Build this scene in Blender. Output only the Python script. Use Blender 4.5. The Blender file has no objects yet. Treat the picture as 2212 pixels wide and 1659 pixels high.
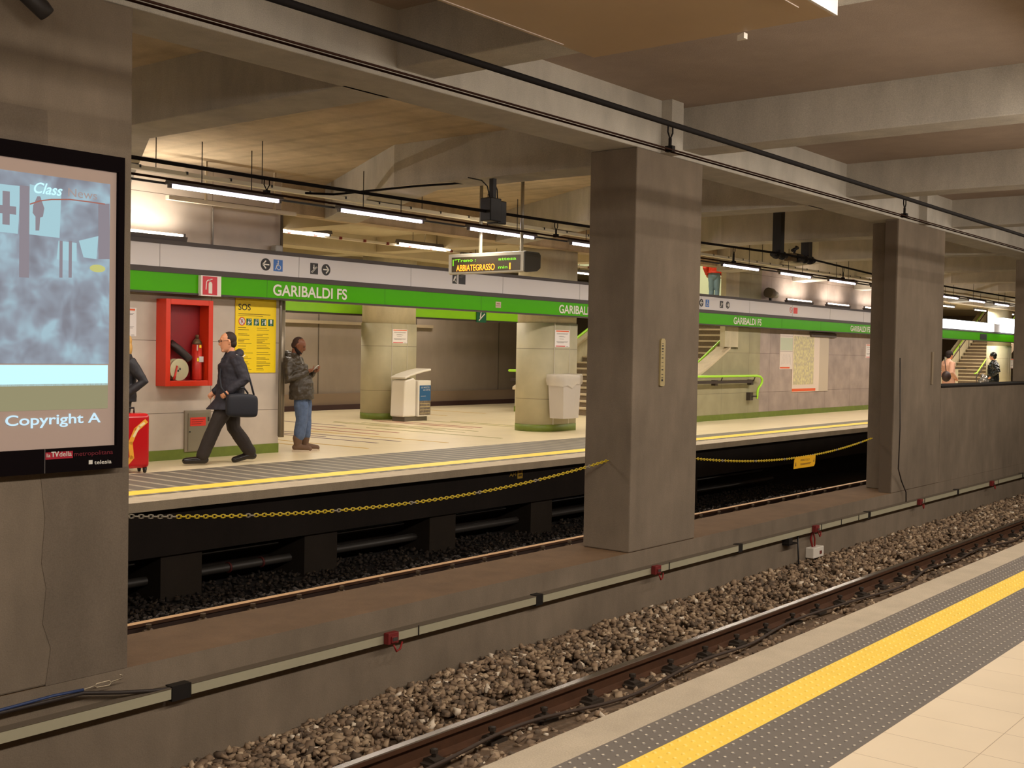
import bpy, bmesh, math, random
import numpy as np
from mathutils import Vector, Matrix
random.seed(7); RNG = np.random.default_rng(7)
scene = bpy.context.scene
COL = scene.collection

# ------------------------------------------------------------------ camera, world, exposure
EYE = Vector((0, 0, 1.6)); FPX = 2503.08
YAW, PITCH, ROLL = math.radians(38.7119), math.radians(-1.64704), math.radians(1.05964)
D_ = Vector((math.cos(YAW)*math.cos(PITCH), math.sin(YAW)*math.cos(PITCH), math.sin(PITCH)))
r_ = D_.cross(Vector((0, 0, 1))).normalized(); u_ = r_.cross(D_)
R_ = r_*math.cos(ROLL)+u_*math.sin(ROLL); U_ = -r_*math.sin(ROLL)+u_*math.cos(ROLL)
cam_data = bpy.data.cameras.new('camera'); cam = bpy.data.objects.new('camera', cam_data); COL.objects.link(cam)
cam_data.sensor_fit = 'HORIZONTAL'; cam_data.sensor_width = 36.0; cam_data.lens = FPX/2212*36.0
cam_data.clip_start = 0.05; cam_data.clip_end = 300
M = Matrix((R_, U_, -D_)).transposed().to_4x4(); M.translation = EYE
cam.matrix_world = M
scene.camera = cam
scene.view_settings.view_transform = 'Standard'; scene.view_settings.look = 'None'
scene.view_settings.gamma = 1; scene.view_settings.use_curve_mapping = False
scene.view_settings.exposure = 0.75
world = bpy.data.worlds.new('world'); scene.world = world; world.use_nodes = True
world.node_tree.nodes['Background'].inputs[0].default_value = (0.02, 0.016, 0.012, 1)
world.node_tree.nodes['Background'].inputs[1].default_value = 0.3
LAMPCOL = (1.0, 0.89, 0.76)
P_NEAR, P_FAR, P_WALL, P_HALL = 37.0, 34.0, 16.0, 34.0     # lamp powers (W)

def at(px, py, x=None, y=None, z=None):
    """the point of the plane x=, y= or z= that the survey of the photograph puts at this pixel"""
    v = R_*((px-1106)/FPX) - U_*((py-829.5)/FPX) + D_
    i, val = (0, x) if x is not None else ((1, y) if y is not None else (2, z))
    return EYE + v*((val-EYE[i])/v[i])

# ------------------------------------------------------------------ materials
def lin(c):
    return tuple(((v/255)/12.92 if v/255 <= .04045 else ((v/255+.055)/1.055)**2.4) for v in c)
MATS = {}
def new_mat(name):
    m = bpy.data.materials.new(name); m.use_nodes = True
    nt = m.node_tree; b = nt.nodes['Principled BSDF']
    return m, nt, b
def mat(name, rgb, rough=.6, metal=0., var=.0, scale=8., bump=0., bscale=None, spec=.5, emit=None, estr=0, alpha=None):
    if name in MATS: return MATS[name]
    m, nt, b = new_mat(name)
    c = lin(rgb)
    b.inputs['Roughness'].default_value = rough; b.inputs['Metallic'].default_value = metal
    b.inputs['Specular IOR Level'].default_value = spec
    b.inputs['Base Color'].default_value = (*c, 1)
    geo = None
    if var > 0 or bump > 0:
        geo = nt.nodes.new('ShaderNodeNewGeometry')
    if var > 0:
        n = nt.nodes.new('ShaderNodeTexNoise'); n.inputs['Scale'].default_value = scale; n.inputs['Detail'].default_value = 6
        n.inputs['Roughness'].default_value = .65
        nt.links.new(geo.outputs['Position'], n.inputs['Vector'])
        rmp = nt.nodes.new('ShaderNodeMapRange'); rmp.inputs['From Min'].default_value = .3; rmp.inputs['From Max'].default_value = .7
        rmp.inputs['To Min'].default_value = 1-var; rmp.inputs['To Max'].default_value = 1+var
        nt.links.new(n.outputs['Fac'], rmp.inputs['Value'])
        mul = nt.nodes.new('ShaderNodeVectorMath'); mul.operation = 'SCALE'
        mul.inputs[0].default_value = c
        nt.links.new(rmp.outputs[0], mul.inputs['Scale'])
        nt.links.new(mul.outputs[0], b.inputs['Base Color'])
    if bump > 0:
        n2 = nt.nodes.new('ShaderNodeTexNoise'); n2.inputs['Scale'].default_value = bscale or scale*6; n2.inputs['Detail'].default_value = 4
        nt.links.new(geo.outputs['Position'], n2.inputs['Vector'])
        bp = nt.nodes.new('ShaderNodeBump'); bp.inputs['Strength'].default_value = bump; bp.inputs['Distance'].default_value = .01
        nt.links.new(n2.outputs['Fac'], bp.inputs['Height']); nt.links.new(bp.outputs[0], b.inputs['Normal'])
    if emit:
        b.inputs['Emission Color'].default_value = (*lin(emit), 1); b.inputs['Emission Strength'].default_value = estr
    if alpha is not None:
        b.inputs['Alpha'].default_value = alpha
    MATS[name] = m
    return m
def concrete(name, rgb, var=.16, stain=.12, boards=None, speck=.10):
    """shuttered concrete: blotches, fine aggregate speckle, optional board marks along one axis (period in metres)"""
    if name in MATS: return MATS[name]
    m, nt, b = new_mat(name); L = nt.links.new
    geo = nt.nodes.new('ShaderNodeNewGeometry')
    def noise(s, d, sc=(1, 1, 1)):
        mp = nt.nodes.new('ShaderNodeMapping'); mp.inputs['Scale'].default_value = sc
        n = nt.nodes.new('ShaderNodeTexNoise'); n.inputs['Scale'].default_value = s; n.inputs['Detail'].default_value = d
        n.inputs['Roughness'].default_value = .6
        L(geo.outputs['Position'], mp.inputs['Vector']); L(mp.outputs[0], n.inputs['Vector']); return n
    def rng(src, lo, hi, f0=.3, f1=.7):
        r = nt.nodes.new('ShaderNodeMapRange'); r.inputs['From Min'].default_value = f0; r.inputs['From Max'].default_value = f1
        r.inputs['To Min'].default_value = lo; r.inputs['To Max'].default_value = hi; L(src, r.inputs['Value']); return r.outputs[0]
    def mul(a, c2):
        k = nt.nodes.new('ShaderNodeMath'); k.operation = 'MULTIPLY'; L(a, k.inputs[0]); L(c2, k.inputs[1]); return k.outputs[0]
    f = mul(rng(noise(.9, 5).outputs['Fac'], 1-var, 1+var), rng(noise(140, 2).outputs['Fac'], 1-speck, 1+speck))
    f = mul(f, rng(noise(4, 6, (1, 1, .35)).outputs['Fac'], 1-stain, 1+stain))
    if boards:
        ax, per = boards
        w = nt.nodes.new('ShaderNodeTexWave'); w.bands_direction = ax; w.inputs['Scale'].default_value = 1/per*.1592*2
        w.inputs['Distortion'].default_value = .6; w.inputs['Detail'].default_value = 2
        L(geo.outputs['Position'], w.inputs['Vector'])
        f = mul(f, rng(w.outputs['Fac'], .90, 1.04, 0, .25))
    v = nt.nodes.new('ShaderNodeVectorMath'); v.operation = 'SCALE'; v.inputs[0].default_value = lin(rgb); L(f, v.inputs['Scale'])
    L(v.outputs[0], b.inputs['Base Color'])
    b.inputs['Roughness'].default_value = .85; b.inputs['Specular IOR Level'].default_value = .25
    bp = nt.nodes.new('ShaderNodeBump'); bp.inputs['Strength'].default_value = .35; bp.inputs['Distance'].default_value = .006
    L(noise(90, 3).outputs['Fac'], bp.inputs['Height']); L(bp.outputs[0], b.inputs['Normal'])
    MATS[name] = m; return m
def tiled(name, rgb, bw, bh, axes='xz', off=(0, 0), mortar=.004, mcol=(120, 105, 85), var=.08, rough=.6, brick=0., blotch=.1, spec=.4):
    """panels or tiles: Brick texture laid in a world plane"""
    if name in MATS: return MATS[name]
    m, nt, b = new_mat(name); L = nt.links.new
    geo = nt.nodes.new('ShaderNodeNewGeometry'); sep = nt.nodes.new('ShaderNodeSeparateXYZ'); L(geo.outputs['Position'], sep.inputs[0])
    com = nt.nodes.new('ShaderNodeCombineXYZ')
    for i, a in enumerate(axes):
        ad = nt.nodes.new('ShaderNodeMath'); ad.operation = 'ADD'; ad.inputs[1].default_value = off[i]
        L(sep.outputs['xyz'.index(a)], ad.inputs[0]); L(ad.outputs[0], com.inputs[i])
    br = nt.nodes.new('ShaderNodeTexBrick'); br.offset = brick; br.inputs['Scale'].default_value = 1
    br.inputs['Brick Width'].default_value = bw; br.inputs['Row Height'].default_value = bh
    br.inputs['Mortar Size'].default_value = mortar; br.inputs['Mortar Smooth'].default_value = .2
    c = lin(rgb)
    br.inputs['Color1'].default_value = (*[x*(1-var) for x in c], 1); br.inputs['Color2'].default_value = (*[x*(1+var) for x in c], 1)
    br.inputs['Mortar'].default_value = (*lin(mcol), 1); L(com.outputs[0], br.inputs['Vector'])
    n = nt.nodes.new('ShaderNodeTexNoise'); n.inputs['Scale'].default_value = 2.5; n.inputs['Detail'].default_value = 6
    L(geo.outputs['Position'], n.inputs['Vector'])
    r = nt.nodes.new('ShaderNodeMapRange'); r.inputs['From Min'].default_value = .3; r.inputs['From Max'].default_value = .7
    r.inputs['To Min'].default_value = 1-blotch; r.inputs['To Max'].default_value = 1+blotch; L(n.outputs['Fac'], r.inputs['Value'])
    v = nt.nodes.new('ShaderNodeVectorMath'); v.operation = 'SCALE'; L(br.outputs['Color'], v.inputs[0]); L(r.outputs[0], v.inputs['Scale'])
    L(v.outputs[0], b.inputs['Base Color']); b.inputs['Roughness'].default_value = rough; b.inputs['Specular IOR Level'].default_value = spec
    MATS[name] = m; return m
def stones_mat(name, cols, rough=.9):
    m, nt, b = new_mat(name); L = nt.links.new
    geo = nt.nodes.new('ShaderNodeNewGeometry'); cr = nt.nodes.new('ShaderNodeValToRGB')
    cr.color_ramp.interpolation = 'CONSTANT'
    els = cr.color_ramp.elements
    for i, (p, c) in enumerate(cols):
        e = els[i] if i < 2 else els.new(p)
        e.position = p; e.color = (*lin(c), 1)
    L(geo.outputs['Random Per Island'], cr.inputs[0]); L(cr.outputs[0], b.inputs['Base Color'])
    b.inputs['Roughness'].default_value = rough; MATS[name] = m; return m

C_NEAR = concrete('concrete_warm', (126, 113, 97), boards=None)
C_CEILN = concrete('concrete_ceiling_near', (166, 150, 136), var=.06, stain=.05)
C_CEIL = concrete('concrete_ceiling', (188, 170, 142), var=.12, boards=('X', .5), speck=.12)
C_BEAM = concrete('concrete_beam', (184, 178, 166), var=.1, boards=None, speck=.14)
C_PLINTH = concrete('concrete_plinth_top', (112, 88, 64), var=.1)
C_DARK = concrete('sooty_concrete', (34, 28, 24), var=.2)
C_WALLP = tiled('grey_wall_panels', (196, 184, 170), 1.76, 1.0, 'xz', (-10.2+1.76*9, .35), .004, (95, 82, 68), var=.05)
C_COLP = tiled('column_cladding', (180, 172, 142), 50, 1.0, 'xz', (10, .35), .005, (110, 104, 84), var=.04)
C_GREENW = tiled('olive_grey_panels', (158, 152, 120), 1.4, 1.0, 'xz', (0, .35), .004, (105, 98, 78), var=.06)
M_BASE = mat('moss_green_skirting', (108, 124, 44), .5, var=.15, scale=5)
M_TILE = tiled('cream_floor_tiles', (238, 220, 190), .3345, .4, 'xy', (-4.84+.3345*20, -1.41+4), .0016, (176, 152, 122), var=.015, rough=.35, blotch=.03)
M_TILEF = tiled('cream_floor_tiles_far', (232, 216, 180), .6, .6, 'xy', (0, 0), .002, (205, 186, 150), var=.015, rough=.3, blotch=.04)
M_EDGE = concrete('granite_edge', (180, 166, 144), var=.06, stain=.1, speck=.12)
M_TGREY = mat('grey_tactile', (112, 104, 95), .55, var=.06, scale=3)
M_TYEL = mat('yellow_tactile', (250, 212, 84), .5, var=.04, scale=4)
M_BLACK = mat('black_metal', (26, 23, 21), .5)
M_DKBR = mat('dark_brown_metal', (58, 48, 42), .5)
M_RED = mat('red_paint', (214, 52, 22), .4)
M_WHITE = mat('white_enamel', (226, 220, 208), .4)
M_STEEL = mat('brushed_steel', (150, 145, 134), .38, .8)
M_GREYP = mat('grey_plastic', (168, 164, 156), .5)
M_LIME = mat('lime_tube', (170, 232, 52), .35)
M_GREEN = mat('line_green_enamel', (74, 168, 10), .35, var=.02, scale=2, spec=.12)
M_SIGNW = mat('sign_white_enamel', (208, 204, 204), .4)
M_LETTER = mat('pale_lettering', (222, 218, 208), .5)
M_INK = mat('black_ink', (26, 24, 24), .5)
M_BLUE = mat('sign_blue', (20, 96, 178), .4)
M_PAPER = mat('white_paper', (232, 226, 222), .7)
M_ORANGE = mat('orange_print', (228, 96, 46), .6)
M_REDINK = mat('red_print', (205, 52, 42), .6)
M_YEL = mat('yellow_board', (250, 216, 14), .45)
M_DGREEN = mat('safety_green', (18, 96, 66), .5)
M_FAINT = mat('faint_print', (128, 122, 118), .7)
M_BRASS = mat('dull_yellow_paint', (176, 140, 36), .6)
M_RUST = mat('rusty_rail', (86, 56, 36), .6, .2, var=.2, scale=9)
M_SHINE = mat('worn_rail_head', (190, 184, 178), .22, 1.0)
M_TUBE = mat('lit_tube', (255, 255, 255), .4, emit=(236, 226, 255), estr=7)
M_TUBEW = mat('lit_tube_warm', (255, 255, 255), .4, emit=(255, 238, 220), estr=7)
M_LAMPB = mat('lamp_housing', (92, 86, 84), .5)

# ------------------------------------------------------------------ mesh builder
class MB:
    def __init__(s): s.v = []; s.f = []; s.m = []; s.s = []
    def add(s, vs, fs, mi=0, smooth=False):
        o = len(s.v); s.v += [tuple(p) for p in vs]
        for f in fs: s.f.append([i+o for i in f]); s.m.append(mi); s.s.append(smooth)
        return s
    def box(s, x0, x1, y0, y1, z0, z1, mi=0):
        vs = [(x0, y0, z0), (x1, y0, z0), (x1, y1, z0), (x0, y1, z0), (x0, y0, z1), (x1, y0, z1), (x1, y1, z1), (x0, y1, z1)]
        return s.add(vs, [(0, 3, 2, 1), (4, 5, 6, 7), (0, 1, 5, 4), (1, 2, 6, 5), (2, 3, 7, 6), (3, 0, 4, 7)], mi)
    def prism(s, poly, fn, a, b, mi=0, smooth=False):
        """poly: 2-D outline (counter-clockwise); fn(u,v,w) -> 3-D point; extruded from w=a to w=b"""
        n = len(poly); vs = [fn(u, v, a) for u, v in poly]+[fn(u, v, b) for u, v in poly]
        s.add(vs, [list(range(n))[::-1], list(range(n, 2*n))], mi)
        o = len(s.v)-2*n
        for i in range(n):
            j = (i+1) % n; s.f.append([o+i, o+j, o+n+j, o+n+i]); s.m.append(mi); s.s.append(smooth)
        return s
    def tube(s, pts, r, n=8, mi=0, closed=False, smooth=True):
        pts = [Vector(p) for p in pts]; k = len(pts); rs = r if isinstance(r, (list, tuple)) else [r]*k
        rings = []; up = None
        for i, p in enumerate(pts):
            if closed: d = pts[(i+1) % k]-pts[i-1]
            else: d = pts[min(i+1, k-1)]-pts[max(i-1, 0)]
            if d.length < 1e-9: d = Vector((0, 0, 1))
            d.normalize()
            if up is None: up = Vector((0, 0, 1)) if abs(d.z) < .9 else Vector((1, 0, 0))
            a = up-d*up.dot(d)
            if a.length < 1e-6: a = d.orthogonal()
            a.normalize(); up = a; b = d.cross(a)
            rings.append([p+(a*math.cos(2*math.pi*t/n)+b*math.sin(2*math.pi*t/n))*rs[i] for t in range(n)])
        o = len(s.v)
        for rg in rings: s.v += [tuple(q) for q in rg]
        for i in range(k if closed else k-1):
            j = (i+1) % k
            for t in range(n):
                t2 = (t+1) % n; s.f.append([o+i*n+t, o+i*n+t2, o+j*n+t2, o+j*n+t]); s.m.append(mi); s.s.append(smooth)
        if not closed:
            s.f.append([o+t for t in range(n)][::-1]); s.m.append(mi); s.s.append(False)
            s.f.append([o+(k-1)*n+t for t in range(n)]); s.m.append(mi); s.s.append(False)
        return s
    def limb(s, pts, rs, n=12, mi=0):
        """tapering tube with rounded ends"""
        pts = [Vector(p) for p in pts]; P = []; Q = []
        d0 = (pts[0]-pts[1]).normalized(); d1 = (pts[-1]-pts[-2]).normalized()
        for a in (85, 60, 30): P.append(pts[0]+d0*rs[0]*math.sin(math.radians(a))); Q.append(rs[0]*math.cos(math.radians(a)))
        for i in range(len(pts)): P.append(pts[i]); Q.append(rs[i])
        for a in (30, 60, 85): P.append(pts[-1]+d1*rs[-1]*math.sin(math.radians(a))); Q.append(rs[-1]*math.cos(math.radians(a)))
        return s.tube(P, Q, n, mi)
    def loft(s, rings, mi=0, cap=True, smooth=True):
        n = len(rings[0]); o = len(s.v)
        for rg in rings: s.v += [tuple(p) for p in rg]
        for i in range(len(rings)-1):
            for t in range(n):
                t2 = (t+1) % n; s.f.append([o+i*n+t, o+i*n+t2, o+(i+1)*n+t2, o+(i+1)*n+t]); s.m.append(mi); s.s.append(smooth)
        if cap:
            s.f.append([o+t for t in range(n)][::-1]); s.m.append(mi); s.s.append(False)
            s.f.append([o+(len(rings)-1)*n+t for t in range(n)]); s.m.append(mi); s.s.append(False)
        return s
    def ell(s, c, r, n=12, m=8, mi=0):
        c = Vector(c); r = Vector(r) if hasattr(r, '__len__') else Vector((r, r, r)); rings = []
        for i in range(m+1):
            t = math.pi*(i/m)*.98+.01*math.pi
            rings.append([(c.x+r.x*math.sin(t)*math.cos(2*math.pi*k/n), c.y+r.y*math.sin(t)*math.sin(2*math.pi*k/n), c.z-r.z*math.cos(t)) for k in range(n)])
        return s.loft(rings, mi)
    def build(s, name, mats, parent=None, off=None, bevel=0, world=True, loc=None):
        me = bpy.data.meshes.new(name)
        pl = Vector((0, 0, 0))
        if parent is not None and world: pl = WLOC.get(parent.name, Vector((0, 0, 0)))
        if parent is None and loc is None and s.v:
            a = np.array(s.v); lo = a.min(0); hi = a.max(0); loc = ((lo[0]+hi[0])/2, (lo[1]+hi[1])/2, lo[2])
        if parent is None: pl = Vector(loc)
        me.from_pydata([(p[0]-pl.x, p[1]-pl.y, p[2]-pl.z) for p in s.v], [], s.f)
        me.polygons.foreach_set('material_index', s.m); me.polygons.foreach_set('use_smooth', s.s)
        for m_ in (mats if isinstance(mats, (list, tuple)) else [mats]): me.materials.append(m_)
        me.update()
        o = bpy.data.objects.new(name, me); COL.objects.link(o)
        if parent is not None: o.parent = parent
        else: o.location = pl
        WLOC[o.name] = pl
        if bevel:
            bv = o.modifiers.new('bevel', 'BEVEL'); bv.width = bevel; bv.segments = 2; bv.limit_method = 'ANGLE'
        return o
WLOC = {}
def tag(o, label=None, cat=None, group=None, kind=None):
    if label: o['label'] = label
    if cat: o['category'] = cat
    if group: o['group'] = group
    if kind: o['kind'] = kind
    return o
def thing(name, label, cat, loc, group=None, rz=0):
    o = bpy.data.objects.new(name, None); COL.objects.link(o); o.location = loc; o.rotation_euler = (0, 0, rz)
    o.empty_display_size = .1; WLOC[o.name] = Vector(loc)
    return tag(o, label, cat, group)
def struct(name, mb, m, bevel=0):
    return tag(mb.build(name, m, bevel=bevel), kind='structure')
def copy_tree(src, loc, label=None, group=None, rz=None):
    def rec(o, par):
        c = o.copy(); COL.objects.link(c)
        if par is not None: c.parent = par
        for ch in list(o.children): rec(ch, c)
        return c
    c = rec(src, None); c.location = loc
    if rz is not None: c.rotation_euler = (0, 0, rz)
    if label: c['label'] = label
    if group: c['group'] = group
    WLOC[c.name] = Vector(loc)
    return c
def area_light(parent, loc, sx, sy, power, rot=(0, 0, 0), col=LAMPCOL, spread=180):
    l = bpy.data.lights.new('lamp_light', 'AREA'); l.shape = 'RECTANGLE'; l.size = sx; l.size_y = sy; l.energy = power; l.color = col
    l.spread = math.radians(spread)
    o = bpy.data.objects.new('lamp_light', l); COL.objects.link(o); o.parent = parent; o.location = loc; o.rotation_euler = rot
    return o

class Pl:
    """a drawing board: origin, right, up, outward normal"""
    def __init__(s, O, U=(1, 0, 0), V=(0, 0, 1), N=(0, -1, 0)): s.O, s.U, s.V, s.N = Vector(O), Vector(U), Vector(V), Vector(N)
    def __call__(s, u, v, w=0): return s.O+s.U*u+s.V*v+s.N*w
    def rect(s, mb, u0, u1, v0, v1, w0=0, w1=.004, mi=0): return mb.prism([(u0, v0), (u1, v0), (u1, v1), (u0, v1)], s, w0, w1, mi)
    def poly(s, mb, pts, w0=0, w1=.004, mi=0): return mb.prism(pts, s, w0, w1, mi)
    def disc(s, mb, cu, cv, r, w0=0, w1=.004, n=28, mi=0, rv=None):
        return mb.prism([(cu+r*math.cos(2*math.pi*i/n), cv+(rv or r)*math.sin(2*math.pi*i/n)) for i in range(n)], s, w0, w1, mi)
    def ring(s, mb, cu, cv, r, t, w0=0, w1=.004, n=28, a0=0, a1=360, mi=0):
        full = abs(a1-a0) >= 360; k = n+1
        A = [math.radians(a0+(a1-a0)*i/n) for i in range(k)]
        for i in range(n):
            q = [(cu+(r-t/2)*math.cos(A[i]), cv+(r-t/2)*math.sin(A[i])), (cu+(r+t/2)*math.cos(A[i]), cv+(r+t/2)*math.sin(A[i])),
                 (cu+(r+t/2)*math.cos(A[i+1]), cv+(r+t/2)*math.sin(A[i+1])), (cu+(r-t/2)*math.cos(A[i+1]), cv+(r-t/2)*math.sin(A[i+1]))]
            mb.prism(q, s, w0, w1, mi)
        return mb
    def stroke(s, mb, pts, t, w0=0, w1=.004, mi=0):
        for (a, b), (c, d) in zip(pts[:-1], pts[1:]):
            L = math.hypot(c-a, d-b) or 1; ux, uy = (c-a)/L, (d-b)/L; nx, ny = -uy*t/2, ux*t/2; e = t*.3
            a_, b_, c_, d_ = a-ux*e, b-uy*e, c+ux*e, d+uy*e
            mb.prism([(a_-nx, b_-ny), (c_-nx, d_-ny), (c_+nx, d_+ny), (a_+nx, b_+ny)], s, w0, w1, mi)
        return mb
def text_mb(board, body, u, v, h, width=None, w=.004, th=.002, align='LEFT', shear=0, bold=0, mb=None, mi=0):
    """flat lettering from the built-in font: cap height h, optional total width"""
    cu = bpy.data.curves.new('t', 'FONT'); cu.body = body; cu.size = 1; cu.shear = shear; cu.offset = bold; cu.extrude = 0
    ob = bpy.data.objects.new('t', cu); COL.objects.link(ob)
    dg = bpy.context.evaluated_depsgraph_get(); dg.update()
    me = bpy.data.meshes.new_from_object(ob.evaluated_get(dg))
    vs = [(p.co.x, p.co.y) for p in me.vertices]; fs = [list(p.vertices) for p in me.polygons]
    bpy.data.objects.remove(ob); bpy.data.curves.remove(cu); bpy.data.meshes.remove(me)
    mb = mb or MB()
    if not vs: return mb
    x0 = min(p[0] for p in vs); x1 = max(p[0] for p in vs)
    sy = h/.729; sx = sy if width is None else width/(x1-x0)
    o = {'LEFT': 0, 'CENTER': -(x1-x0)*sx/2, 'RIGHT': -(x1-x0)*sx}[align]
    mb.add([board(u+o+(a-x0)*sx, v+b*sy, w) for a, b in vs], fs, mi)
    mb.add([board(u+o+(a-x0)*sx, v+b*sy, w+th) for a, b in vs], fs, mi)
    return mb

# ------------------------------------------------------------------ the place: measures
X0, X1 = -5.0, 66.0
YN, YP0, YP1, YF, YW = 2.83, 6.15, 6.7, 10.18, 13.68
ZS, ZB, ZR = 4.12, 3.6, -.97            # slab, beam soffit, rail top
# near platform
b = MB(); b.box(X0, X1, -3, 1.81, -.3, 0); struct('floor', b, M_TILE)
b = MB(); b.box(X0, X1, 2.62, YN, -.16, 0); b.box(X0, X1, 1.81, 2.62, -.3, -.02)
struct('trim_1', b, M_EDGE, bevel=.006)
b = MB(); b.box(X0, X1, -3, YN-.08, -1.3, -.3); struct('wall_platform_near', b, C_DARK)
def studs(xa, xb, y0, y1, px, py, rx, ry, h, stagger=True, zt=0.):
    xs = np.arange(xa, xb, px); ys = np.arange(y0+py/2, y1, py)
    A, B = np.meshgrid(xs, ys, indexing='ij'); A = A.copy()
    if stagger: A[:, ::2] += px/2
    A = A.ravel(); B = B.ravel(); n = 6; ang = np.arange(n)*2*np.pi/n
    ring0 = np.stack([rx*np.cos(ang), ry*np.sin(ang), np.zeros(n)], 1); ring1 = ring0*np.array([.6, .6, 0])+np.array([0, 0, h*.85]); top = np.array([[0, 0, h]])
    base = np.concatenate([ring0, ring1, top]); V = (np.stack([A, B, np.full_like(A, zt)], 1)[:, None, :]+base[None]).reshape(-1, 3)
    F = []
    for i in range(n):
        j = (i+1) % n; F.append((i, j, n+j, n+i)); F.append((n+i, n+j, 2*n, 2*n))
    return V, F, len(A), 2*n+1
def strip(name, y0, y1, m, xa, xb, args, label, cat, z=0.):
    tip = M_TIPY if m is M_TYEL else M_TIPG
    """tactile strip: base slab with its raised studs in one mesh"""
    mb = MB(); mb.box(X0, X1, y0, y1, z-.02, z)
    V, F, cnt, k = studs(xa, xb, y0, y1, *args, zt=z); ml = len(F)//2
    o = len(mb.v); mb.v += [tuple(p) for p in V.tolist()]
    fl = [tuple(t for i_, t in enumerate(f) if i_ == 0 or t != f[i_-1]) for f in F]
    for c in range(cnt):
        q = o+c*k
        for f in fl: mb.f.append([t+q for t in f]); mb.m.append(1 if len(f) == 3 else 0); mb.s.append(True)
    return tag(mb.build(name, [m, tip]), label, cat)
M_TIPG = mat('worn_grey_tip', (206, 194, 172), .6); M_TIPY = mat('worn_yellow_tip', (255, 232, 130), .5)
strip('tactile_strip', 2.243, 2.43, M_TYEL, 3.0, 24, (.064, .047, .011, .011, .006), 'bright yellow studded tactile strip along the near platform', 'tactile paving')
strip('tactile_strip', 2.43, 2.62, M_TGREY, 3.0, 18, (.064, .047, .012, .010, .005), 'grey studded tactile strip between yellow line and near platform edge', 'tactile paving')
strip('tactile_strip', 1.81, 2.243, M_TGREY, 3.4, 18, (.064, .048, .012, .010, .005), 'wide grey studded tactile strip between yellow line and cream tiles, nearest the viewer', 'tactile paving')

# track bed, plinth, pillars
b = MB(); b.box(X0, X1, YN-.1, YP0+.05, -1.5, -1.13); struct('floor_track_near', b, mat('ballast_bed', (104, 84, 64), .95, var=.3, scale=20, bump=.5, bscale=60))
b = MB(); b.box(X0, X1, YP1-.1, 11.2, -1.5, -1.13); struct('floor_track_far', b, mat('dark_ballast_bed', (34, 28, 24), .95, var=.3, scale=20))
b = MB(); b.box(X0, X1, YP0, YP1+.15, -1.4, -.362, 0); o = struct('wall_between_tracks', b, [C_NEAR, C_PLINTH])
for p in o.data.polygons:
    if p.normal.z > .5: p.material_index = 1
PCATS = [('left', X0, 4.0, 'grey concrete wall pier at the left edge carrying the projection screen'),
         ('mid', 9.55, 10.83, 'big square concrete pillar between the tracks with a barcode-like scale strip')]
for nm, xa, xb, lab in PCATS:
    b = MB(); b.box(xa, xb, YP0, YP1, -.36, ZB)
    tag(b.build('concrete_pillar', C_NEAR, bevel=.012), lab, 'pillar', None)
# third pillar with a stepped side and a shade-toned strip, joined to parapet wall
pr3 = thing('concrete_pillar', 'concrete pillar with shade-dark vertical groove, at the start of the parapet wall', 'pillar', (17.4, 6.4, -.36))
b = MB(); b.box(16.5, 18.5, YP0, 6.34, -.36, ZB); b.build('shaft', C_NEAR, pr3, bevel=.008)
b = MB(); b.box(16.92, 18.5, 6.34, YP1, -.36, ZB); b.build('rear_shaft', C_NEAR, pr3, bevel=.008)
b = MB(); b.box(16.49, 16.5, 6.17, 6.34, -.36, ZB-.02); b.build('side_shade_strip', mat('side_shade_strip', (96, 82, 66), .8), pr3)  # dark sheet paints the shade on the front block's side face
b = MB(); b.box(18.5, X1, YP0, YP1, -.36, 1.14); b.box(18.5, X1, YP0-.01, YP1+.01, 1.14, 1.17, 1); struct('wall_parapet', b, [C_NEAR, C_DARK])
b = MB(); b.box(24.4, 29.8, YP0, YP1, 1.17, ZB); tag(b.build('concrete_pillar', C_NEAR, bevel=.01), 'concrete pillar rising from the parapet at the right edge of the view', 'pillar')

# ceilings and beams
b = MB(); b.box(X0, X1, -3, YP0+.2, ZS, ZS+.3); struct('ceiling_near', b, C_CEILN)
b = MB(); b.box(X0, X1, YP1-.2, YW+.3, ZS, ZS+.3)
struct('ceiling', b, C_CEIL)
b = MB(); b.box(X0, X1, YP0, YP1-.05, ZB, ZS+.1); struct('trim_2', b, C_BEAM, bevel=.01)        # longitudinal beam
xn = 2.05; b = MB(); bf = MB()
k = 0
while xn < 60:
    b.box(xn, xn+.42, -3, YP0+.05, 3.69, ZS+.1); bf.prism([(xn-.1, YP1-.1), (xn+.4, YP1-.1), (xn+.4, 9.9), (xn+2.6, YW), (xn+1.9, YW), (xn-.1, 10.2)], lambda u, v, w: (u, v, w), ZB, ZS+.1)
    xn += 4.18; k += 1
struct('trim_3', b, C_BEAM, bevel=.01); struct('trim_4', bf, C_BEAM, bevel=.01)
b = MB(); b.box(9.98, 10.20, YP0-.12, YP0+.1, ZB, ZS); b.box(17.3, 17.55, YP0-.12, YP0+.1, ZB, ZS); struct('trim_5', b, C_BEAM)
# near side enclosure behind the viewer
b = MB(); b.box(X0, X1, -3.2, -3, -.3, ZS+.3); struct('wall_near', b, mat('near_wall', (190, 175, 155), .8))
b = MB(); b.box(X0-.2, X0, -3, 23, -1.5, ZS+.3); struct('wall_west', b, C_NEAR)
b = MB(); b.box(X1, X1+.2, -3, 23, -1.5, ZS+3); struct('wall_east', b, C_NEAR)

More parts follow.
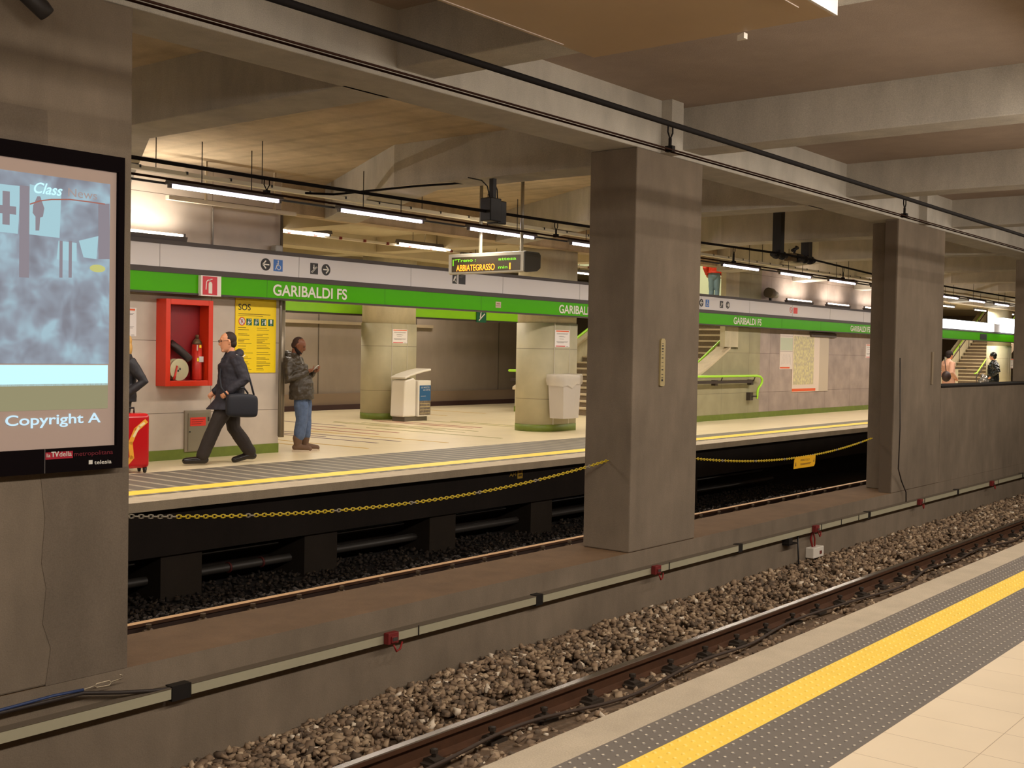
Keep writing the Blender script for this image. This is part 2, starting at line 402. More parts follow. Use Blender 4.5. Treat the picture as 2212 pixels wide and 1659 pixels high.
# ------------------------------------------------------------------ far platform
b = MB(); b.box(X0, X1, YF+.42, 22.2, -.25, 0)
floor_far = struct('floor_far', b, M_TILEF)
b = MB(); b.box(X0, X1, YF, YF+.42, -.1, .002); struct('trim_6', b, M_EDGE, bevel=.004)
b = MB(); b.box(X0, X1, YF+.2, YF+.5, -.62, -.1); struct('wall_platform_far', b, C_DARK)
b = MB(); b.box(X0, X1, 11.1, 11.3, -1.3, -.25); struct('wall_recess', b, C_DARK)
mb_ = MB(); mb_.box(X0, X1, 10.70, 11.0, 0, .006)
tag(mb_.build('tactile_strip', M_TYEL), 'thin yellow safety line along the far platform edge', 'tactile paving')
g_ = MB(); g_.box(X0, 19.9, 11.0, 12.46, 0, .005); g_.box(X0, X1, 10.6, 10.70, 0, .005); g_.box(19.9, X1, 11.0, 11.39, 0, .005)
tac_far = mat('grey_tactile_ribbed', (146, 136, 120), .6)
nt = tac_far.node_tree; ge = nt.nodes.new('ShaderNodeNewGeometry'); wv = nt.nodes.new('ShaderNodeTexWave'); wv.bands_direction = 'X'; wv.inputs['Scale'].default_value = 1.15
cr = nt.nodes.new('ShaderNodeValToRGB'); cr.color_ramp.elements[0].position = .82; cr.color_ramp.elements[1].position = .97
cr.color_ramp.elements[0].color = (*lin((104, 98, 88)), 1); cr.color_ramp.elements[1].color = (*lin((160, 150, 130)), 1)
nt.links.new(ge.outputs['Position'], wv.inputs['Vector']); nt.links.new(wv.outputs['Fac'], cr.inputs[0]); nt.links.new(cr.outputs[0], nt.nodes['Principled BSDF'].inputs['Base Color'])
tag(g_.build('tactile_strip', tac_far), 'wide grey ribbed tactile band on the far platform behind its yellow line', 'tactile paving')
# inlaid colour lines in the far floor
lines = [('red', (150, 52, 50), [(15.8, 15.4, 18.2), (15.22, 15.36, 17.5), (18.24, 15.4, 18.6), (17.95, 15.4, 18.3), (12.95+.2, 17, 18.4)]),
         ('purple', (104, 76, 92), [(14.36, 13.95, 17.1), (13.81, 13.95, 16.7), (14.03, 15.5, 17.6), (16.3, 17.4, 20)]),
         ('ochre', (206, 168, 60), [(14.8, 13.25, 17.0), (12.95, 13.3, 15.6), (22.4, 18.8, 21.5), (20.84, 18.7, 21), (12.5, 14.1, 15.3)]),
         ('olive', (148, 142, 72), [(16.9, 14.7, 18.4), (17.35, 14.75, 18), (16.33, 13.3, 16.8), (19.0, 14.7, 18.5), (19.3, 14.7, 17.2), (17.1, 15.4, 18.6)])]
for nm, c, ls in lines:
    m_ = mat('inlay_'+nm, c, .5)
    for i, (x, ya, yb) in enumerate(ls):
        b = MB(); b.box(x-.03, x+.03, ya, yb, 0, .003)
        tag(b.build('floor_line', m_), '%s inlaid line in the cream far platform floor' % {'red': 'dark red', 'purple': 'dull purple', 'ochre': 'ochre yellow', 'olive': 'olive green'}[nm], 'floor line', '%s floor lines on the far platform' % nm)
# platform wall (left) and its skirting
b = MB(); b.box(X0, 11.44, YW, 22.2, 0, ZS); struct('wall_left', b, C_WALLP)
b = MB(); b.box(X0, 11.44, YW-.012, YW, 0, .14); struct('baseboard_left', b, M_BASE)
b = MB(); b.box(27.2, 39.0, YW, YW+.25, 0, ZS); struct('wall_right', b, tiled('mauve_grey_panels', (166, 151, 142), 1.76, 1.0, 'xz', (-10.2+1.76*9, .35), .004, (95, 82, 76), var=.10, blotch=.16))
b = MB(); b.box(27.2, 39.0, YW-.012, YW, 0, .14); b.box(22.8, 27.2, YW-.03, YW-.02, 0, .14); struct('baseboard_right', b, M_BASE)
b = MB(); b.box(52, X1, YW, YW+.25, 0, ZS); struct('wall_far_right', b, C_WALLP)
# hall behind
b = MB(); b.box(11.44, X1, 22.2, 22.5, 0, 7); struct('wall_back', b, concrete('hall_back_wall', (142, 128, 114), var=.06, stain=.05))
b = MB(); b.box(11.44, X1, 22.05, 22.2, .0, .13, 0); b.box(11.44, X1, 22.12, 22.2, .13, .42, 1); struct('baseboard_back', b, [mat('dark_red_kerb', (52, 26, 24), .6), mat('brown_band', (128, 108, 88), .8)])
C_HALL = concrete('hall_ceiling', (186, 174, 146), var=.06, stain=.05)
b = MB(); b.box(11.44, 24.0, YW, 22.2, 3.98, 4.3); b.box(24, 37.5, 19.01, 22.2, 3.98, 4.3); b.box(37.5, X1, YW+.3, 22.2, 3.98, 4.3)
struct('ceiling_hall', b, C_HALL)
b = MB(); b.box(11.44, 23.2, YW-.02, YW+.3, 3.62, ZS); b.box(23.2, 25.2, YW-.02, YW+.3, 3.72, ZS); b.box(37.5, 66, YW-.02, YW+.3, 3.62, ZS)
struct('trim_9', b, C_CEIL)
b = MB()
for x in (13.4, 17.6, 21.8): b.box(x, x+.5, YW+.3, 22.2, 3.66, 3.98)
b.box(11.44, 24, 17.9, 18.5, 3.62, 3.98)
struct('trim_7', b, C_HALL)
# stair well enclosure above
M_UP = mat('mezzanine_wall', (214, 226, 192), .7)
b = MB(); b.box(24.0, 38.0, 18.8, 19.0, 3.98, 7.2); b.box(28.05, 38.0, 18.8, 19.0, 0, 3.98); b.box(37.8, 38.0, YW, 18.8, 3.3, 7.2); b.box(24, 38, YW+.25, 19, 7.2, 7.4); b.box(23.8, 24.0, YW+.25, 19, 3.98, 7.2)
struct('wall_mezzanine', b, M_UP)

# ------------------------------------------------------------------ rails
def rail(y, z, label, xa, xb, dark=False, side=-1):
    t = thing('rail', label, 'rail', (xa, y, z-.16))
    prof_head = [(-.036, -.036), (.036, -.036), (.036, -.006), (.028, 0), (-.028, 0), (-.036, -.006)]
    fn = lambda u, v, w: (w, y+u, z+v)
    h = MB(); h.prism(prof_head, fn, xa, xb); hp = h.build('rail_head', [M_RUST, M_SHINE if not dark else mat('rail_head_highlight', (206, 166, 122), .55, .2)], t)  # far rail: pale matt top paints the highlight into the colour
    for p in hp.data.polygons:
        if p.normal.z > .3: p.material_index = 1
    w = MB(); w.prism([(-.009, -.135), (.009, -.135), (.009, -.036), (-.009, -.036)], fn, xa, xb); w.prism([(-.07, -.16), (.07, -.16), (.07, -.148), (.009, -.13), (-.009, -.13), (-.07, -.148)], fn, xa, xb)
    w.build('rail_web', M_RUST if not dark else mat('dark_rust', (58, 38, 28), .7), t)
    return t
nr = rail(5.19, ZR, 'near track rail with shiny worn head beside the gravel', 2, 45)
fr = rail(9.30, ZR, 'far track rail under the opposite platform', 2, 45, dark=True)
nr2 = rail(3.76, ZR, 'near track rail hidden just below the platform edge', 2, 45)
fr2 = rail(7.86, ZR, 'far track rail tucked behind the concrete plinth', 2, 45, dark=True)
def fastener(y, z, sgn):
    b = MB(); b.box(-.09, .09, y+sgn*.06, y+sgn*.17, z-.17, z-.135)
    b.prism([(0.035, -.15), (.15, -.15), (.15, -.12), (.085, -.105), (.05, -.12)], lambda u, v, w: (w, y+sgn*u, z+v), -.045, .045)
    b.tube([(0, y+sgn*.10, z-.12), (0, y+sgn*.10, z-.055)], .016, 6); b.tube([(0, y+sgn*.10, z-.085), (0, y+sgn*.10, z-.058)], .028, 6, smooth=False)
    return b
M_CLIP = mat('greasy_clip', (52, 42, 32), .7)
for (t, y, m_, sgs) in ((nr, 5.19, M_CLIP, (-1,)), (fr, 9.30, mat('dull_clip', (84, 66, 46), .7), (-1,))):
    for sg in sgs:
        first = None
        for i in range(34):
            x = 3.2+.6*i
            if first is None:
                first = fastener(y, ZR+(.05 if y > 9 else 0), sg).build('rail_clip', m_, t); first.location = (x-WLOC[t.name].x, 0, 0)
                for v in first.data.vertices: v.co.x += WLOC[t.name].x
            else:
                c = first.copy(); COL.objects.link(c); c.parent = t; c.location = (x-WLOC[t.name].x, 0, 0)
# sleepers of the near track
M_SLP = concrete('sleeper', (84, 68, 52), var=.15)
s0 = None
for i in range(36):
    x = 3.2+.6*i
    if s0 is None:
        b = MB(); b.prism([(-.13, -.1), (.13, -.1), (.10, .1), (-.10, .1)], lambda u, v, w: (x+u, w, ZR-.27+v), 3.2, 5.75)
        s0 = b.build('sleeper', M_SLP, bevel=.01); tag(s0, 'dusty concrete sleeper crossing under the near track rails', 'sleeper', 'sleepers of the near track'); s00 = s0.location.copy()
    else:
        c = s0.copy(); COL.objects.link(c); c.location = s00+Vector((.6*i, 0, 0))
# ballast
def ballast(name, n, xf, yf, zf, sizef, m, label):
    bv = np.array([(i, j, k) for i in (-1, 1) for j in (-1, 1) for k in (-1, 1)], float)*.72
    bf = np.array([(0, 1, 3), (0, 3, 2), (4, 6, 7), (4, 7, 5), (0, 4, 5), (0, 5, 1), (2, 3, 7), (2, 7, 6), (0, 2, 6), (0, 6, 4), (1, 5, 7), (1, 7, 3)])
    x = xf(n); y = yf(n, x); z = zf(x, y); sz = sizef(x)
    jit = RNG.uniform(.35, 1.35, (n, 8, 3)); sc = np.stack([RNG.uniform(.7, 1.5, n), RNG.uniform(.6, 1.1, n), RNG.uniform(.4, .9, n)], 1)
    V = bv[None]*jit*sc[:, None, :]*sz[:, None, None]
    a = RNG.uniform(0, 6.28, n); bt = RNG.uniform(-.7, .7, n)
    ca, sa, cb, sb = np.cos(a), np.sin(a), np.cos(bt), np.sin(bt)
    X = V[..., 0]; Y = V[..., 1]; Z = V[..., 2]
    X, Z = X*cb[:, None]+Z*sb[:, None], -X*sb[:, None]+Z*cb[:, None]
    X, Y = X*ca[:, None]-Y*sa[:, None], X*sa[:, None]+Y*ca[:, None]
    V = np.stack([X+x[:, None], Y+y[:, None], Z+z[:, None]], 2).reshape(-1, 3)
    F = (bf[None]+(np.arange(n)*8)[:, None, None]).reshape(-1, 3)
    me = bpy.data.meshes.new(name); me.vertices.add(len(V)); me.vertices.foreach_set('co', V.astype('f').ravel())
    me.loops.add(len(F)*3); me.loops.foreach_set('vertex_index', F.ravel().astype('i')); me.polygons.add(len(F))
    me.polygons.foreach_set('loop_start', np.arange(0, len(F)*3, 3, dtype='i')); me.polygons.foreach_set('loop_total', np.full(len(F), 3, 'i'))
    me.materials.append(m); me.update(calc_edges=True); me.validate()
    o = bpy.data.objects.new(name, me); COL.objects.link(o)
    return tag(o, label, 'ballast', kind='stuff')
M_ST = stones_mat('ballast_stones', [(0, (132, 110, 88)), (.3, (156, 132, 106)), (.55, (104, 88, 72)), (.75, (172, 148, 120)), (.9, (196, 172, 142)), (.97, (232, 216, 192))])
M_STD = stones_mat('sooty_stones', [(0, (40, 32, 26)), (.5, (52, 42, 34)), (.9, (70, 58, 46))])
zb = lambda x, y: -1.115+np.clip((y-5.3)/.85, 0, 1)*.13*np.clip((x-4.0)/3, 0, 1.1)+RNG.uniform(-.02, .03, len(x))-.03*(y < 5.15)
ballast('ballast', 32000, lambda n: 3.0+(RNG.random(n)**1.5)*27, lambda n, x: np.where(RNG.random(n) < .66, RNG.uniform(5.27, 6.13, n), RNG.uniform(4.2, 5.12, n)),
        lambda x, y: zb(x, y)-.06*((((x-3.2+.3) % .6) > .18) & (((x-3.2+.3) % .6) < .42) & (y < 5.75))*(RNG.random(len(x)) < .8), lambda x: RNG.uniform(.018, .040, len(x))*(1+np.clip(x-12, 0, 20)*.03), M_ST, 'grey brown crushed stone ballast of the near track')
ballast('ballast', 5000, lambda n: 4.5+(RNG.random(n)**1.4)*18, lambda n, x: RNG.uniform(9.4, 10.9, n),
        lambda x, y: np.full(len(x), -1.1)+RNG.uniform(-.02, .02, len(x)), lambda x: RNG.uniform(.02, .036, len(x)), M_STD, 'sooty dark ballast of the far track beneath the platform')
b = MB(); pts = [(x, 4.93+.06*math.sin(x*1.3)+.03*math.sin(x*3.1), -1.065+.02*math.sin(x*2.3)) for x in np.arange(3, 26, .12)]
b.tube(pts, .014, 6); tag(b.build('track_cable', mat('brown_cable', (62, 46, 34), .7)), 'thin brown cable snaking along the near rail below the platform edge', 'cable')

# ------------------------------------------------------------------ cable duct on the plinth wall
M_DUCT = mat('grey_duct', (172, 166, 140), .55, var=.05, scale=3)
xs = [0.6, 4.31, 8.02, 11.74, 15.50, 19.25, 23.0, 26.8]
for i in range(len(xs)-1):
    t = thing('cable_duct', 'pale grey cable duct on the plinth wall, ' + ['leftmost, below the screen pier', 'just left of the square pillar', 'under the square pillar', 'above the white junction box', 'beneath the grooved pillar', 'right of the grooved pillar', 'nearest the right edge'][i], 'cable duct', ((xs[i]+xs[i+1])/2, 6.08, -.6), 'cable duct lengths along the plinth')
    b = MB(); g0 = .055 if i != 1 else .1
    b.box(xs[i]+g0, xs[i+1]-.05, 6.075, YP0, -.60, -.533, 0); b.box(xs[i]+g0, xs[i+1]-.05, 6.07, YP0, -.533, -.53, 1)
    if i == 0: b.v = [(x, y, z+(.0 if x > 2 else 0)) for x, y, z in b.v]
    b.build('duct_body', [M_DUCT, mat('duct_dust', (104, 92, 76), .9)], t)
    if i > 0:
        b = MB(); b.box(xs[i]-.04, xs[i]+g0, 6.08, YP0, -.62, -.525); b.build('wall_bracket', M_BLACK, t)
    b = MB(); c = xs[i]+1.99+(.18 if i else 0); b.box(c, c+.006, 6.067, 6.075, -.6, -.525)
    if i == 3: b.box(c+.62, c+.626, 6.067, 6.075, -.6, -.525); b.box(c+1.2, c+1.206, 6.067, 6.075, -.6, -.525)
    b.build('joint', M_INK, t)
for i, x in enumerate([6.16, 9.9, 13.68, 17.4, 20.97]):
    t = thing('junction_box', 'small red junction box on the cable duct, ' + ['the leftmost and nearest', 'below the square pillar', 'wired to the white box below', 'between grooved pillar and parapet', 'far right one'][i], 'junction box', (x, 6.0, -.62), 'red boxes on the cable duct')
    b = MB(); b.box(x-.055, x+.055, 6.02, 6.072, -.60, -.515); b.box(x-.03, x+.03, 6.01, 6.02, -.59, -.54); b.build('box_body', mat('dull_red', (118, 30, 28), .7), t, bevel=.006)
    b = MB(); b.box(x-.02, x+.03, 6.007, 6.01, -.575, -.55); b.build('cover_label', mat('dark_label', (70, 60, 56), .6), t)
    b = MB(); b.tube([(x-.02, 6.0, -.6), (x+.0, 5.99, -.65), (x+.05, 6.0, -.64), (x+.09, 6.02, -.6)], .008, 6); b.build('cable', mat('red_cable', (140, 28, 24), .6), t)
t = thing('junction_box', 'white junction box with cables hanging below the duct near the gravel', 'junction box', (13.78, 6.1, -.93))
b = MB(); b.box(13.62, 13.93, 6.04, YP0, -.93, -.80); b.build('box_body', M_WHITE, t, bevel=.008)
b = MB(); b.box(13.80, 13.86, 6.035, 6.04, -.89, -.85); b.build('cover_label', mat('brown_label', (110, 50, 40), .6), t)
b = MB(); b.tube([(13.72, 6.1, -.8), (13.68, 6.11, -.7), (13.7, 6.1, -.6)], .014, 6); b.tube([(13.78, 6.1, -.8), (13.8, 6.11, -.7), (13.72, 6.1, -.6)], .010, 6); b.build('cable', mat('red_cable', (140, 28, 24), .6), t)
b = MB(); b.tube([(13.32, 6.12, -.62), (13.30, 6.1, -.8), (13.28, 6.08, -.95), (13.38, 6.04, -1.06), (13.46, 6.04, -1.08), (13.6, 6.07, -1.0), (13.72, 6.1, -.93)], .010, 6); b.build('drop_cable', M_INK, t)
b = MB(); b.box(12.95, 13.05, 6.06, YP0, -.68, -.6); b.box(12.95, 13.2, 6.06, YP0, -.69, -.675); tag(b.build('wall_bracket', M_BLACK), 'small black angle bracket below the duct left of white box', 'bracket')
# sagging cables with turnbuckle at the left
t = thing('tension_wire', 'steel turnbuckle wire with blue sleeve at the foot of the left pier', 'wire', at(130, 1500, y=6.1))
q = lambda px, py, y=6.1: at(px, py, y=y)
b = MB(); b.tube([q(-60, 1556), q(0, 1534), q(60, 1518), q(115, 1503), q(180, 1490)], .009, 6); b.build('blue_sleeve', mat('blue_sleeve', (44, 62, 104), .5), t)
b = MB(); b.tube([q(205, 1483), q(208, 1477), q(236, 1470), q(240, 1474), q(236, 1480), q(209, 1485)], .004, 6, closed=True)
b.tube([q(180, 1490), q(205, 1481)], .004, 6); b.tube([q(240, 1473), q(262, 1466), q(264, 1459), q(258, 1457)], .004, 6); b.build('turnbuckle', mat('galvanised', (200, 186, 160), .4, .6), t)
b = MB(); b.tube([q(-60, 1562), q(0, 1540), q(100, 1516), q(180, 1497), q(260, 1496), q(330, 1492), q(372, 1487), q(388, 1497)], .012, 6)
tag(b.build('loose_cable', mat('dark_cable', (48, 40, 36), .6)), 'loose dark cable drooping across the duct at lower left', 'cable')
b = MB(); b.tube([(16.42, 6.05, 1.6), (16.47, 6.04, .6), (16.5, 6.06, .0), (16.75, 6.1, -.2), (16.95, 6.1, -.38), (16.96, 6.1, -.52)], .009, 6)
tag(b.build('loose_cable', mat('dark_cable', (48, 40, 36), .6)), 'thin dark cable running down the grooved pillar to the duct', 'cable')
# scale strip on the pillar
t = thing('scale_strip', 'upright cream strip with black bars on the face of the square pillar', 'marker', (10.07, 6.14, 1.28))
bd = Pl((10.035, YP0, 1.27)); b = MB(); bd.poly(b, [(0, .01), (.01, 0), (.075, 0), (.085, .01), (.085, .46), (.065, .48), (.02, .48), (0, .46)], 0, .02); b.build('strip_body', mat('cream_plastic', (176, 158, 110), .5), t)
b = MB()
for v, h_, in ((.05, .02), (.08, .008), (.115, .006), (.16, .012), (.2, .005), (.235, .006), (.28, .01), (.315, .005), (.345, .01), (.37, .014), (.40, .012), (.425, .006)): bd.rect(b, .018, .05, v, v+h_, .02, .0215)
b.build('printed_bars', M_INK, t)
b = MB(); bd2 = Pl((18.0, YP0, 1.2)); bd2.rect(b, 0, .07, 0, .5, 0, .02); tag(b.build('scale_strip', mat('dim_plastic', (140, 124, 100), .6)), 'faint grey strip on the pillar left of the parapet opening', 'marker')

# ------------------------------------------------------------------ chains
def chain(a, c, sag, label, grey_to=0.0, pitch=.036):
    a, c = Vector(a), Vector(c); N = int((c-a).length/pitch*1.02); b = MB()
    for i in range(N+1):
        s_ = i/N; s2 = min(1, (i+1)/N)
        f = lambda s: a+(c-a)*s-Vector((0, 0, sag*4*s*(1-s)))
        p = f(s_); d = (f(s2)-f(max(0, s2-1/N))).normalized()
        side = Vector((0, 1, 0)) if i % 2 else d.cross(Vector((0, 1, 0))).normalized()
        ring = [p+d*(.024*math.cos(t))+side*(.012*math.sin(t)) for t in [k*math.pi/4 for k in range(8)]]
        b.tube(ring, .0042, 5, mi=1 if s_ < grey_to or (i % 23 in (9, 10)) else 0, closed=True)
    return tag(b.build('safety_chain', [mat('yellow_plastic', (206, 178, 26), .5), mat('grey_links', (150, 140, 120), .5)]), label, 'chain')
chain((4.0, 6.45, .53), (9.55, 6.42, .53), .17, 'yellow safety chain sagging between the left pier and the square pillar', .1)
chain((10.83, 6.45, .50), (16.45, 6.45, .42), .17, 'yellow safety chain carrying the little warning plate, right of the square pillar')
t = thing('warning_plate', 'yellow warning plate hung on the chain right of the square pillar', 'sign', (14.2, 6.44, .1))
U = (at(1763, 990, y=6.44)-at(1718, 996, y=6.44)).normalized(); V = Vector((.12, 0, 1)).normalized()
bd = Pl(at(1714, 1013, y=6.44), U, V, (0, -1, 0)); W = (at(1763, 990, y=6.44)-at(1718, 996, y=6.44)).length
b = MB(); bd.poly(b, [(0, 0), (W*.95, 0), (W, .03), (W, .15), (.04, .15), (0, .11)], 0, .006); b.build('plate', mat('warning_yellow', (236, 178, 24), .5), t)
b = MB(); text_mb(bd, 'PERICOLO', W*.5, .088, .026, W*.42, .006, .001, 'CENTER', mb=b); text_mb(bd, 'DIVIETO DI PASSAGGIO', W*.52, .045, .018, W*.6, .006, .001, 'CENTER', mb=b) if False else None
bd.rect(b, W*.28, W*.8, .05, .057, .006, .007); bd.rect(b, W*.3, W*.75, .038, .044, .006, .007); bd.poly(b, [(.03, .03), (.06, .03), (.05, .08), (.04, .08)], .006, .007); bd.poly(b, [(W-.06, .06), (W-.03, .06), (W-.04, .11)], .006, .007)
b.build('printing', mat('faded_ink', (90, 60, 20), .7), t)

# ------------------------------------------------------------------ under the far platform
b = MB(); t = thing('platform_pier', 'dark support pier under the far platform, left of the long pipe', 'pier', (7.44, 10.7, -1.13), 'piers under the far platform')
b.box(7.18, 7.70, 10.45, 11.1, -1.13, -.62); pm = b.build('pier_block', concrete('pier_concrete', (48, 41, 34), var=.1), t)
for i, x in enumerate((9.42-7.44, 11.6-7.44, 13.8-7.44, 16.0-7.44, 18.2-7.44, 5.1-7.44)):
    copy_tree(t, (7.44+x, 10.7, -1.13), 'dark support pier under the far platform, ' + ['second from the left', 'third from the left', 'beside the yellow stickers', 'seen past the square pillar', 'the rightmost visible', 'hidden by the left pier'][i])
for y, z, r, lab in ((10.62, -.93, .05, 'grey pipe lying behind the piers under the far platform'), (10.85, -.78, .03, 'thinner grey pipe behind the thick one under the platform')):
    b = MB(); b.tube([(3, y+.1, z), (22, y+.1, z)], r, 10); tag(b.build('pipe', mat('grey_pipe', (58, 54, 50), .5)), lab, 'pipe')
for x, z, w_ in ((8.25, -.9, 'left'), (8.72, -.9, 'right')):
    b = MB(); b.tube([(x, 10.72, z-.03), (x+.025, 10.72, z-.03)], .062, 10); tag(b.build('pipe_clamp', mat('dim_red', (90, 30, 26), .6)), w_+' of the two dark red clamps around the grey pipe under the platform', 'clamp', 'red pipe clamps')
t = thing('edge_marker', 'dull yellow marker plate on the dark face under the far platform edge', 'marker', (13.1, 10.37, -.24))
bd = Pl((12.93, YF+.2, -.25)); b = MB(); bd.rect(b, .18, .30, 0, .15, 0, .006); text_mb(bd, 'AM', 0, .04, .06, .15, 0, .002, mb=b); b.build('plate', M_BRASS, t)
b = MB(); bd.rect(b, .20, .28, .03, .06, .006, .008); bd.disc(b, .24, .105, .03, .006, .008); b.build('symbol', mat('dim_brown', (84, 62, 20), .6), t)

# ------------------------------------------------------------------ overhead line
M_WIRE = mat('black_wire', (22, 18, 16), .8, spec=.15)
for y, zc, zt, lab in ((4.3, 3.22, 3.035, 'near'), (8.7, 3.2, 3.04, 'far')):
    pts = [(x, y, zc) for x in (1, 8, 18.4, 30, 60)] if y < 5 else [(1, y, 3.17), (7, y, 3.18), (12.4, y, 3.23), (15.4, y, 3.27), (18.0, y, 3.31), (19.3, y, 3.30), (22, y, 3.22), (45, y, 3.2)]
    b = MB(); b.tube(pts, .021 if y < 5 else .018, 8); tag(b.build('carrying_wire', M_WIRE), 'thick black overhead carrying wire above the %s track' % lab, 'wire')
    for j, dy in enumerate((-.025, .025)):
        b = MB(); b.tube([(1, y+dy, zt-.0), (45, y+dy, zt)], .0065, 6)
        tag(b.build('contact_wire', mat('copper_wire', (44, 26, 18), .85, spec=.1)), '%s of the two thin contact wires over the %s track' % (('nearer', 'farther')[j], lab), 'wire', 'contact wires of the %s track' % lab)
    for i, x in enumerate((2.5, 7.10, 11.68, 16.35, 20.6)):
        z0 = zc if y < 5 else [3.18, 3.18, 3.22, 3.285, 3.25][i]
        b = MB(); b.tube([(x-.03, y, z0), (x-.032, y, z0-.06), (x, y, z0-.11), (x+.032, y, z0-.06), (x+.03, y, z0)], .006, 6)
        b.tube([(x, y, z0-.1), (x, y, zt-.01)], .012, 6); b.box(x-.02, x+.02, y-.03, y+.03, zt-.01, zt+.03)
        tag(b.build('wire_hanger', M_WIRE), 'black loop hanger of the %s track overhead line, %s' % (lab, ['leftmost one', 'first from the left', 'second from the left', 'third from the left', 'rightmost one'][i]), 'hanger', 'overhead line hangers')
# support frame on the far line
t = thing('wire_support', 'dark twin post bracket with insulators holding the far overhead wire', 'bracket', (18.75, 8.8, 3.2))
for x in (18.15, 19.27): b = MB(); b.box(x-.07, x+.07, 8.75, 8.9, 3.30, ZS); b.build('post', M_BLACK, t)
for x in (18.15, 19.27):
    b = MB()
    for k in range(5): b.tube([(x-.26+.11*k, 8.8, 3.30), (x-.20+.11*k, 8.8, 3.30)], .075 if k % 2 else .05, 10)
    b.build('insulator', M_BLACK, t)
b = MB(); b.box(18.5, 18.72, 8.75, 8.88, 3.23, 3.36); b.build('clamp_plate', mat('ochre_plate', (92, 70, 34), .6), t)
b = MB(); b.tube([(18.72, 8.8, 3.3), (19.0, 8.8, 3.30)], .08, 10); b.tube([(18.65, 8.8, 3.42), (18.85, 8.8, 3.48)], .03, 8); b.tube([(18.7, 8.8, 3.35), (18.8, 8.8, 3.5)], .02, 8); b.build('clamp', M_BLACK, t)
# black equipment box
t = thing('equipment_box', 'black box hanging from the ceiling behind the display supports', 'box', (10.45, 8.7, 3.08))
b = MB(); b.box(10.30, 10.50, 8.62, 8.78, 3.10, 3.37); b.box(10.46, 10.62, 8.64, 8.8, 3.08, 3.35); b.build('box_body', M_BLACK, t, bevel=.01)
b = MB(); b.box(10.40, 10.46, 8.67, 8.73, 3.37, ZB); b.build('stem', M_BLACK, t)
b = MB(); b.tube([(10.38, 8.7, 3.37), (10.33, 8.7, 3.5), (10.25, 8.72, 3.56), (10.1, 8.8, 3.58)], .008, 6); b.tube([(10.52, 8.7, 3.36), (10.51, 8.7, 3.48), (10.45, 8.7, 3.56)], .008, 6); b.build('cable', M_BLACK, t)
b = MB(); b.tube([at(660, 417, y=9.0), at(720, 420, y=9.0), at(800, 412, y=9.1), at(900, 402, y=9.2), at(990, 396, y=9.3), at(1050, 397, y=9.3), at(1090, 392, y=9.6)], .012, 6)
tag(b.build('loose_cable', M_WIRE), 'loose black cables along the ceiling toward the black box', 'cable')

# ------------------------------------------------------------------ lamps
def lamp(label, group, power, tube_mat=M_TUBE, spread=165, hang=.55, tilt=0):
    t = thing('tube_lamp', label, 'lamp', (0, 0, 0), group)
    b = MB(); b.prism([(-.055, .02), (-.03, .085), (.03, .085), (.055, .02)], lambda u, v, w: (w, u, v), -.8, .8); b.build('housing', M_LAMPB, t, world=False)
    b = MB(); b.limb([(-.74, 0, 0), (.74, 0, 0)], [.019, .019], 10); b.build('tube', tube_mat, t, world=False)
    for sx in (-.7725, .7725): b = MB(); b.box(sx-.018, sx+.018, -.02, .02, -.02, .03); b.build('tube_socket', M_LAMPB, t, world=False)
    if hang:
        for sx in (-.35, .35): b = MB(); b.tube([(sx, 0, .08), (sx, 0, hang)], .006, 6); b.build('hanger_rod', M_BLACK, t, world=False)
    area_light(t, (0, 0, -.022), 1.48, .34, power, rot=(math.radians(tilt), 0, 0), spread=spread)
    return t
L0 = lamp('tube lamp', 'tube lamps over the far platform edge', P_FAR, spread=180)
names = ['just left of the wall end, the brightest long one', 'second from the left in the row', 'behind the train display rods', 'mostly hidden by the square pillar']
first = True
ORD = 'first second third fourth fifth sixth seventh eighth ninth tenth eleventh twelfth thirteenth fourteenth fifteenth sixteenth seventeenth'.split()
for i in range(-4, 17):
    x = 8.40+2.515*i
    cx = at(485, 420, y=11.0)
    lab = {0: 'lit tube lamp left of the hall opening, above the wheelchair sign', 1: 'lit tube lamp between the station wall and the train display', 2: 'lit tube lamp crossed by the two rods of the train display',
           3: 'lit tube lamp cut by the left edge of the square pillar', 5: 'lit tube lamp just right of the square pillar, below the black double posts', 6: 'lit tube lamp second right of the square pillar', 7: 'lit tube lamp third right of the square pillar'}.get(i, 'lit tube lamp in far platform row, %s %s' % (ORD[abs(i)-1], 'one hidden behind the left pier' if i < 0 else 'rightward from the leftmost visible'))
    p = (x, 11.0, 3.345)
    if first: L0.location = p; L0['label'] = lab; first = False
    else: copy_tree(L0, p, lab)
b = MB(); b.box(X0, 50, 11.07, 11.1, 3.368, 3.392); tag(b.build('lamp_rail', M_BLACK), 'slim dark rail the far platform edge lamps hang along', 'rail')
Lw = lamp('lamp', 'wall wash tubes on the sign', P_WALL, M_TUBEW, 180, None)
for ch in Lw.children:
    if ch.type == 'LIGHT': ch.rotation_euler = (math.radians(190), 0, 0); ch.location = (0, -.06, .03); ch.data.size_y = .03
    if ch.name.startswith('housing'):
        for v in ch.data.vertices: v.co.z = -v.co.z-.0
lw = [(8.8, 'bare lit tube on top of the station sign at the far left'), (29.05, 'bare lit tube on top of the sign beside the loudspeaker'), (31.6, 'bare lit tube on top of the sign, right of the loudspeaker one'), (6.2, 'bare lit tube on the sign behind the left pier'), (34.3, 'bare lit tube on the sign behind the grooved pillar')]
for i, (x, lab) in enumerate(lw):
    p = (x, 13.47, 3.085)
    if i == 0: Lw.location = p; Lw['label'] = lab
    else:
        c = copy_tree(Lw, p, lab)
        if i in (1, 2, 4):
            for ch in c.children:
                if ch.type == 'LIGHT': ch.data = ch.data.copy(); ch.data.energy = P_WALL*.9
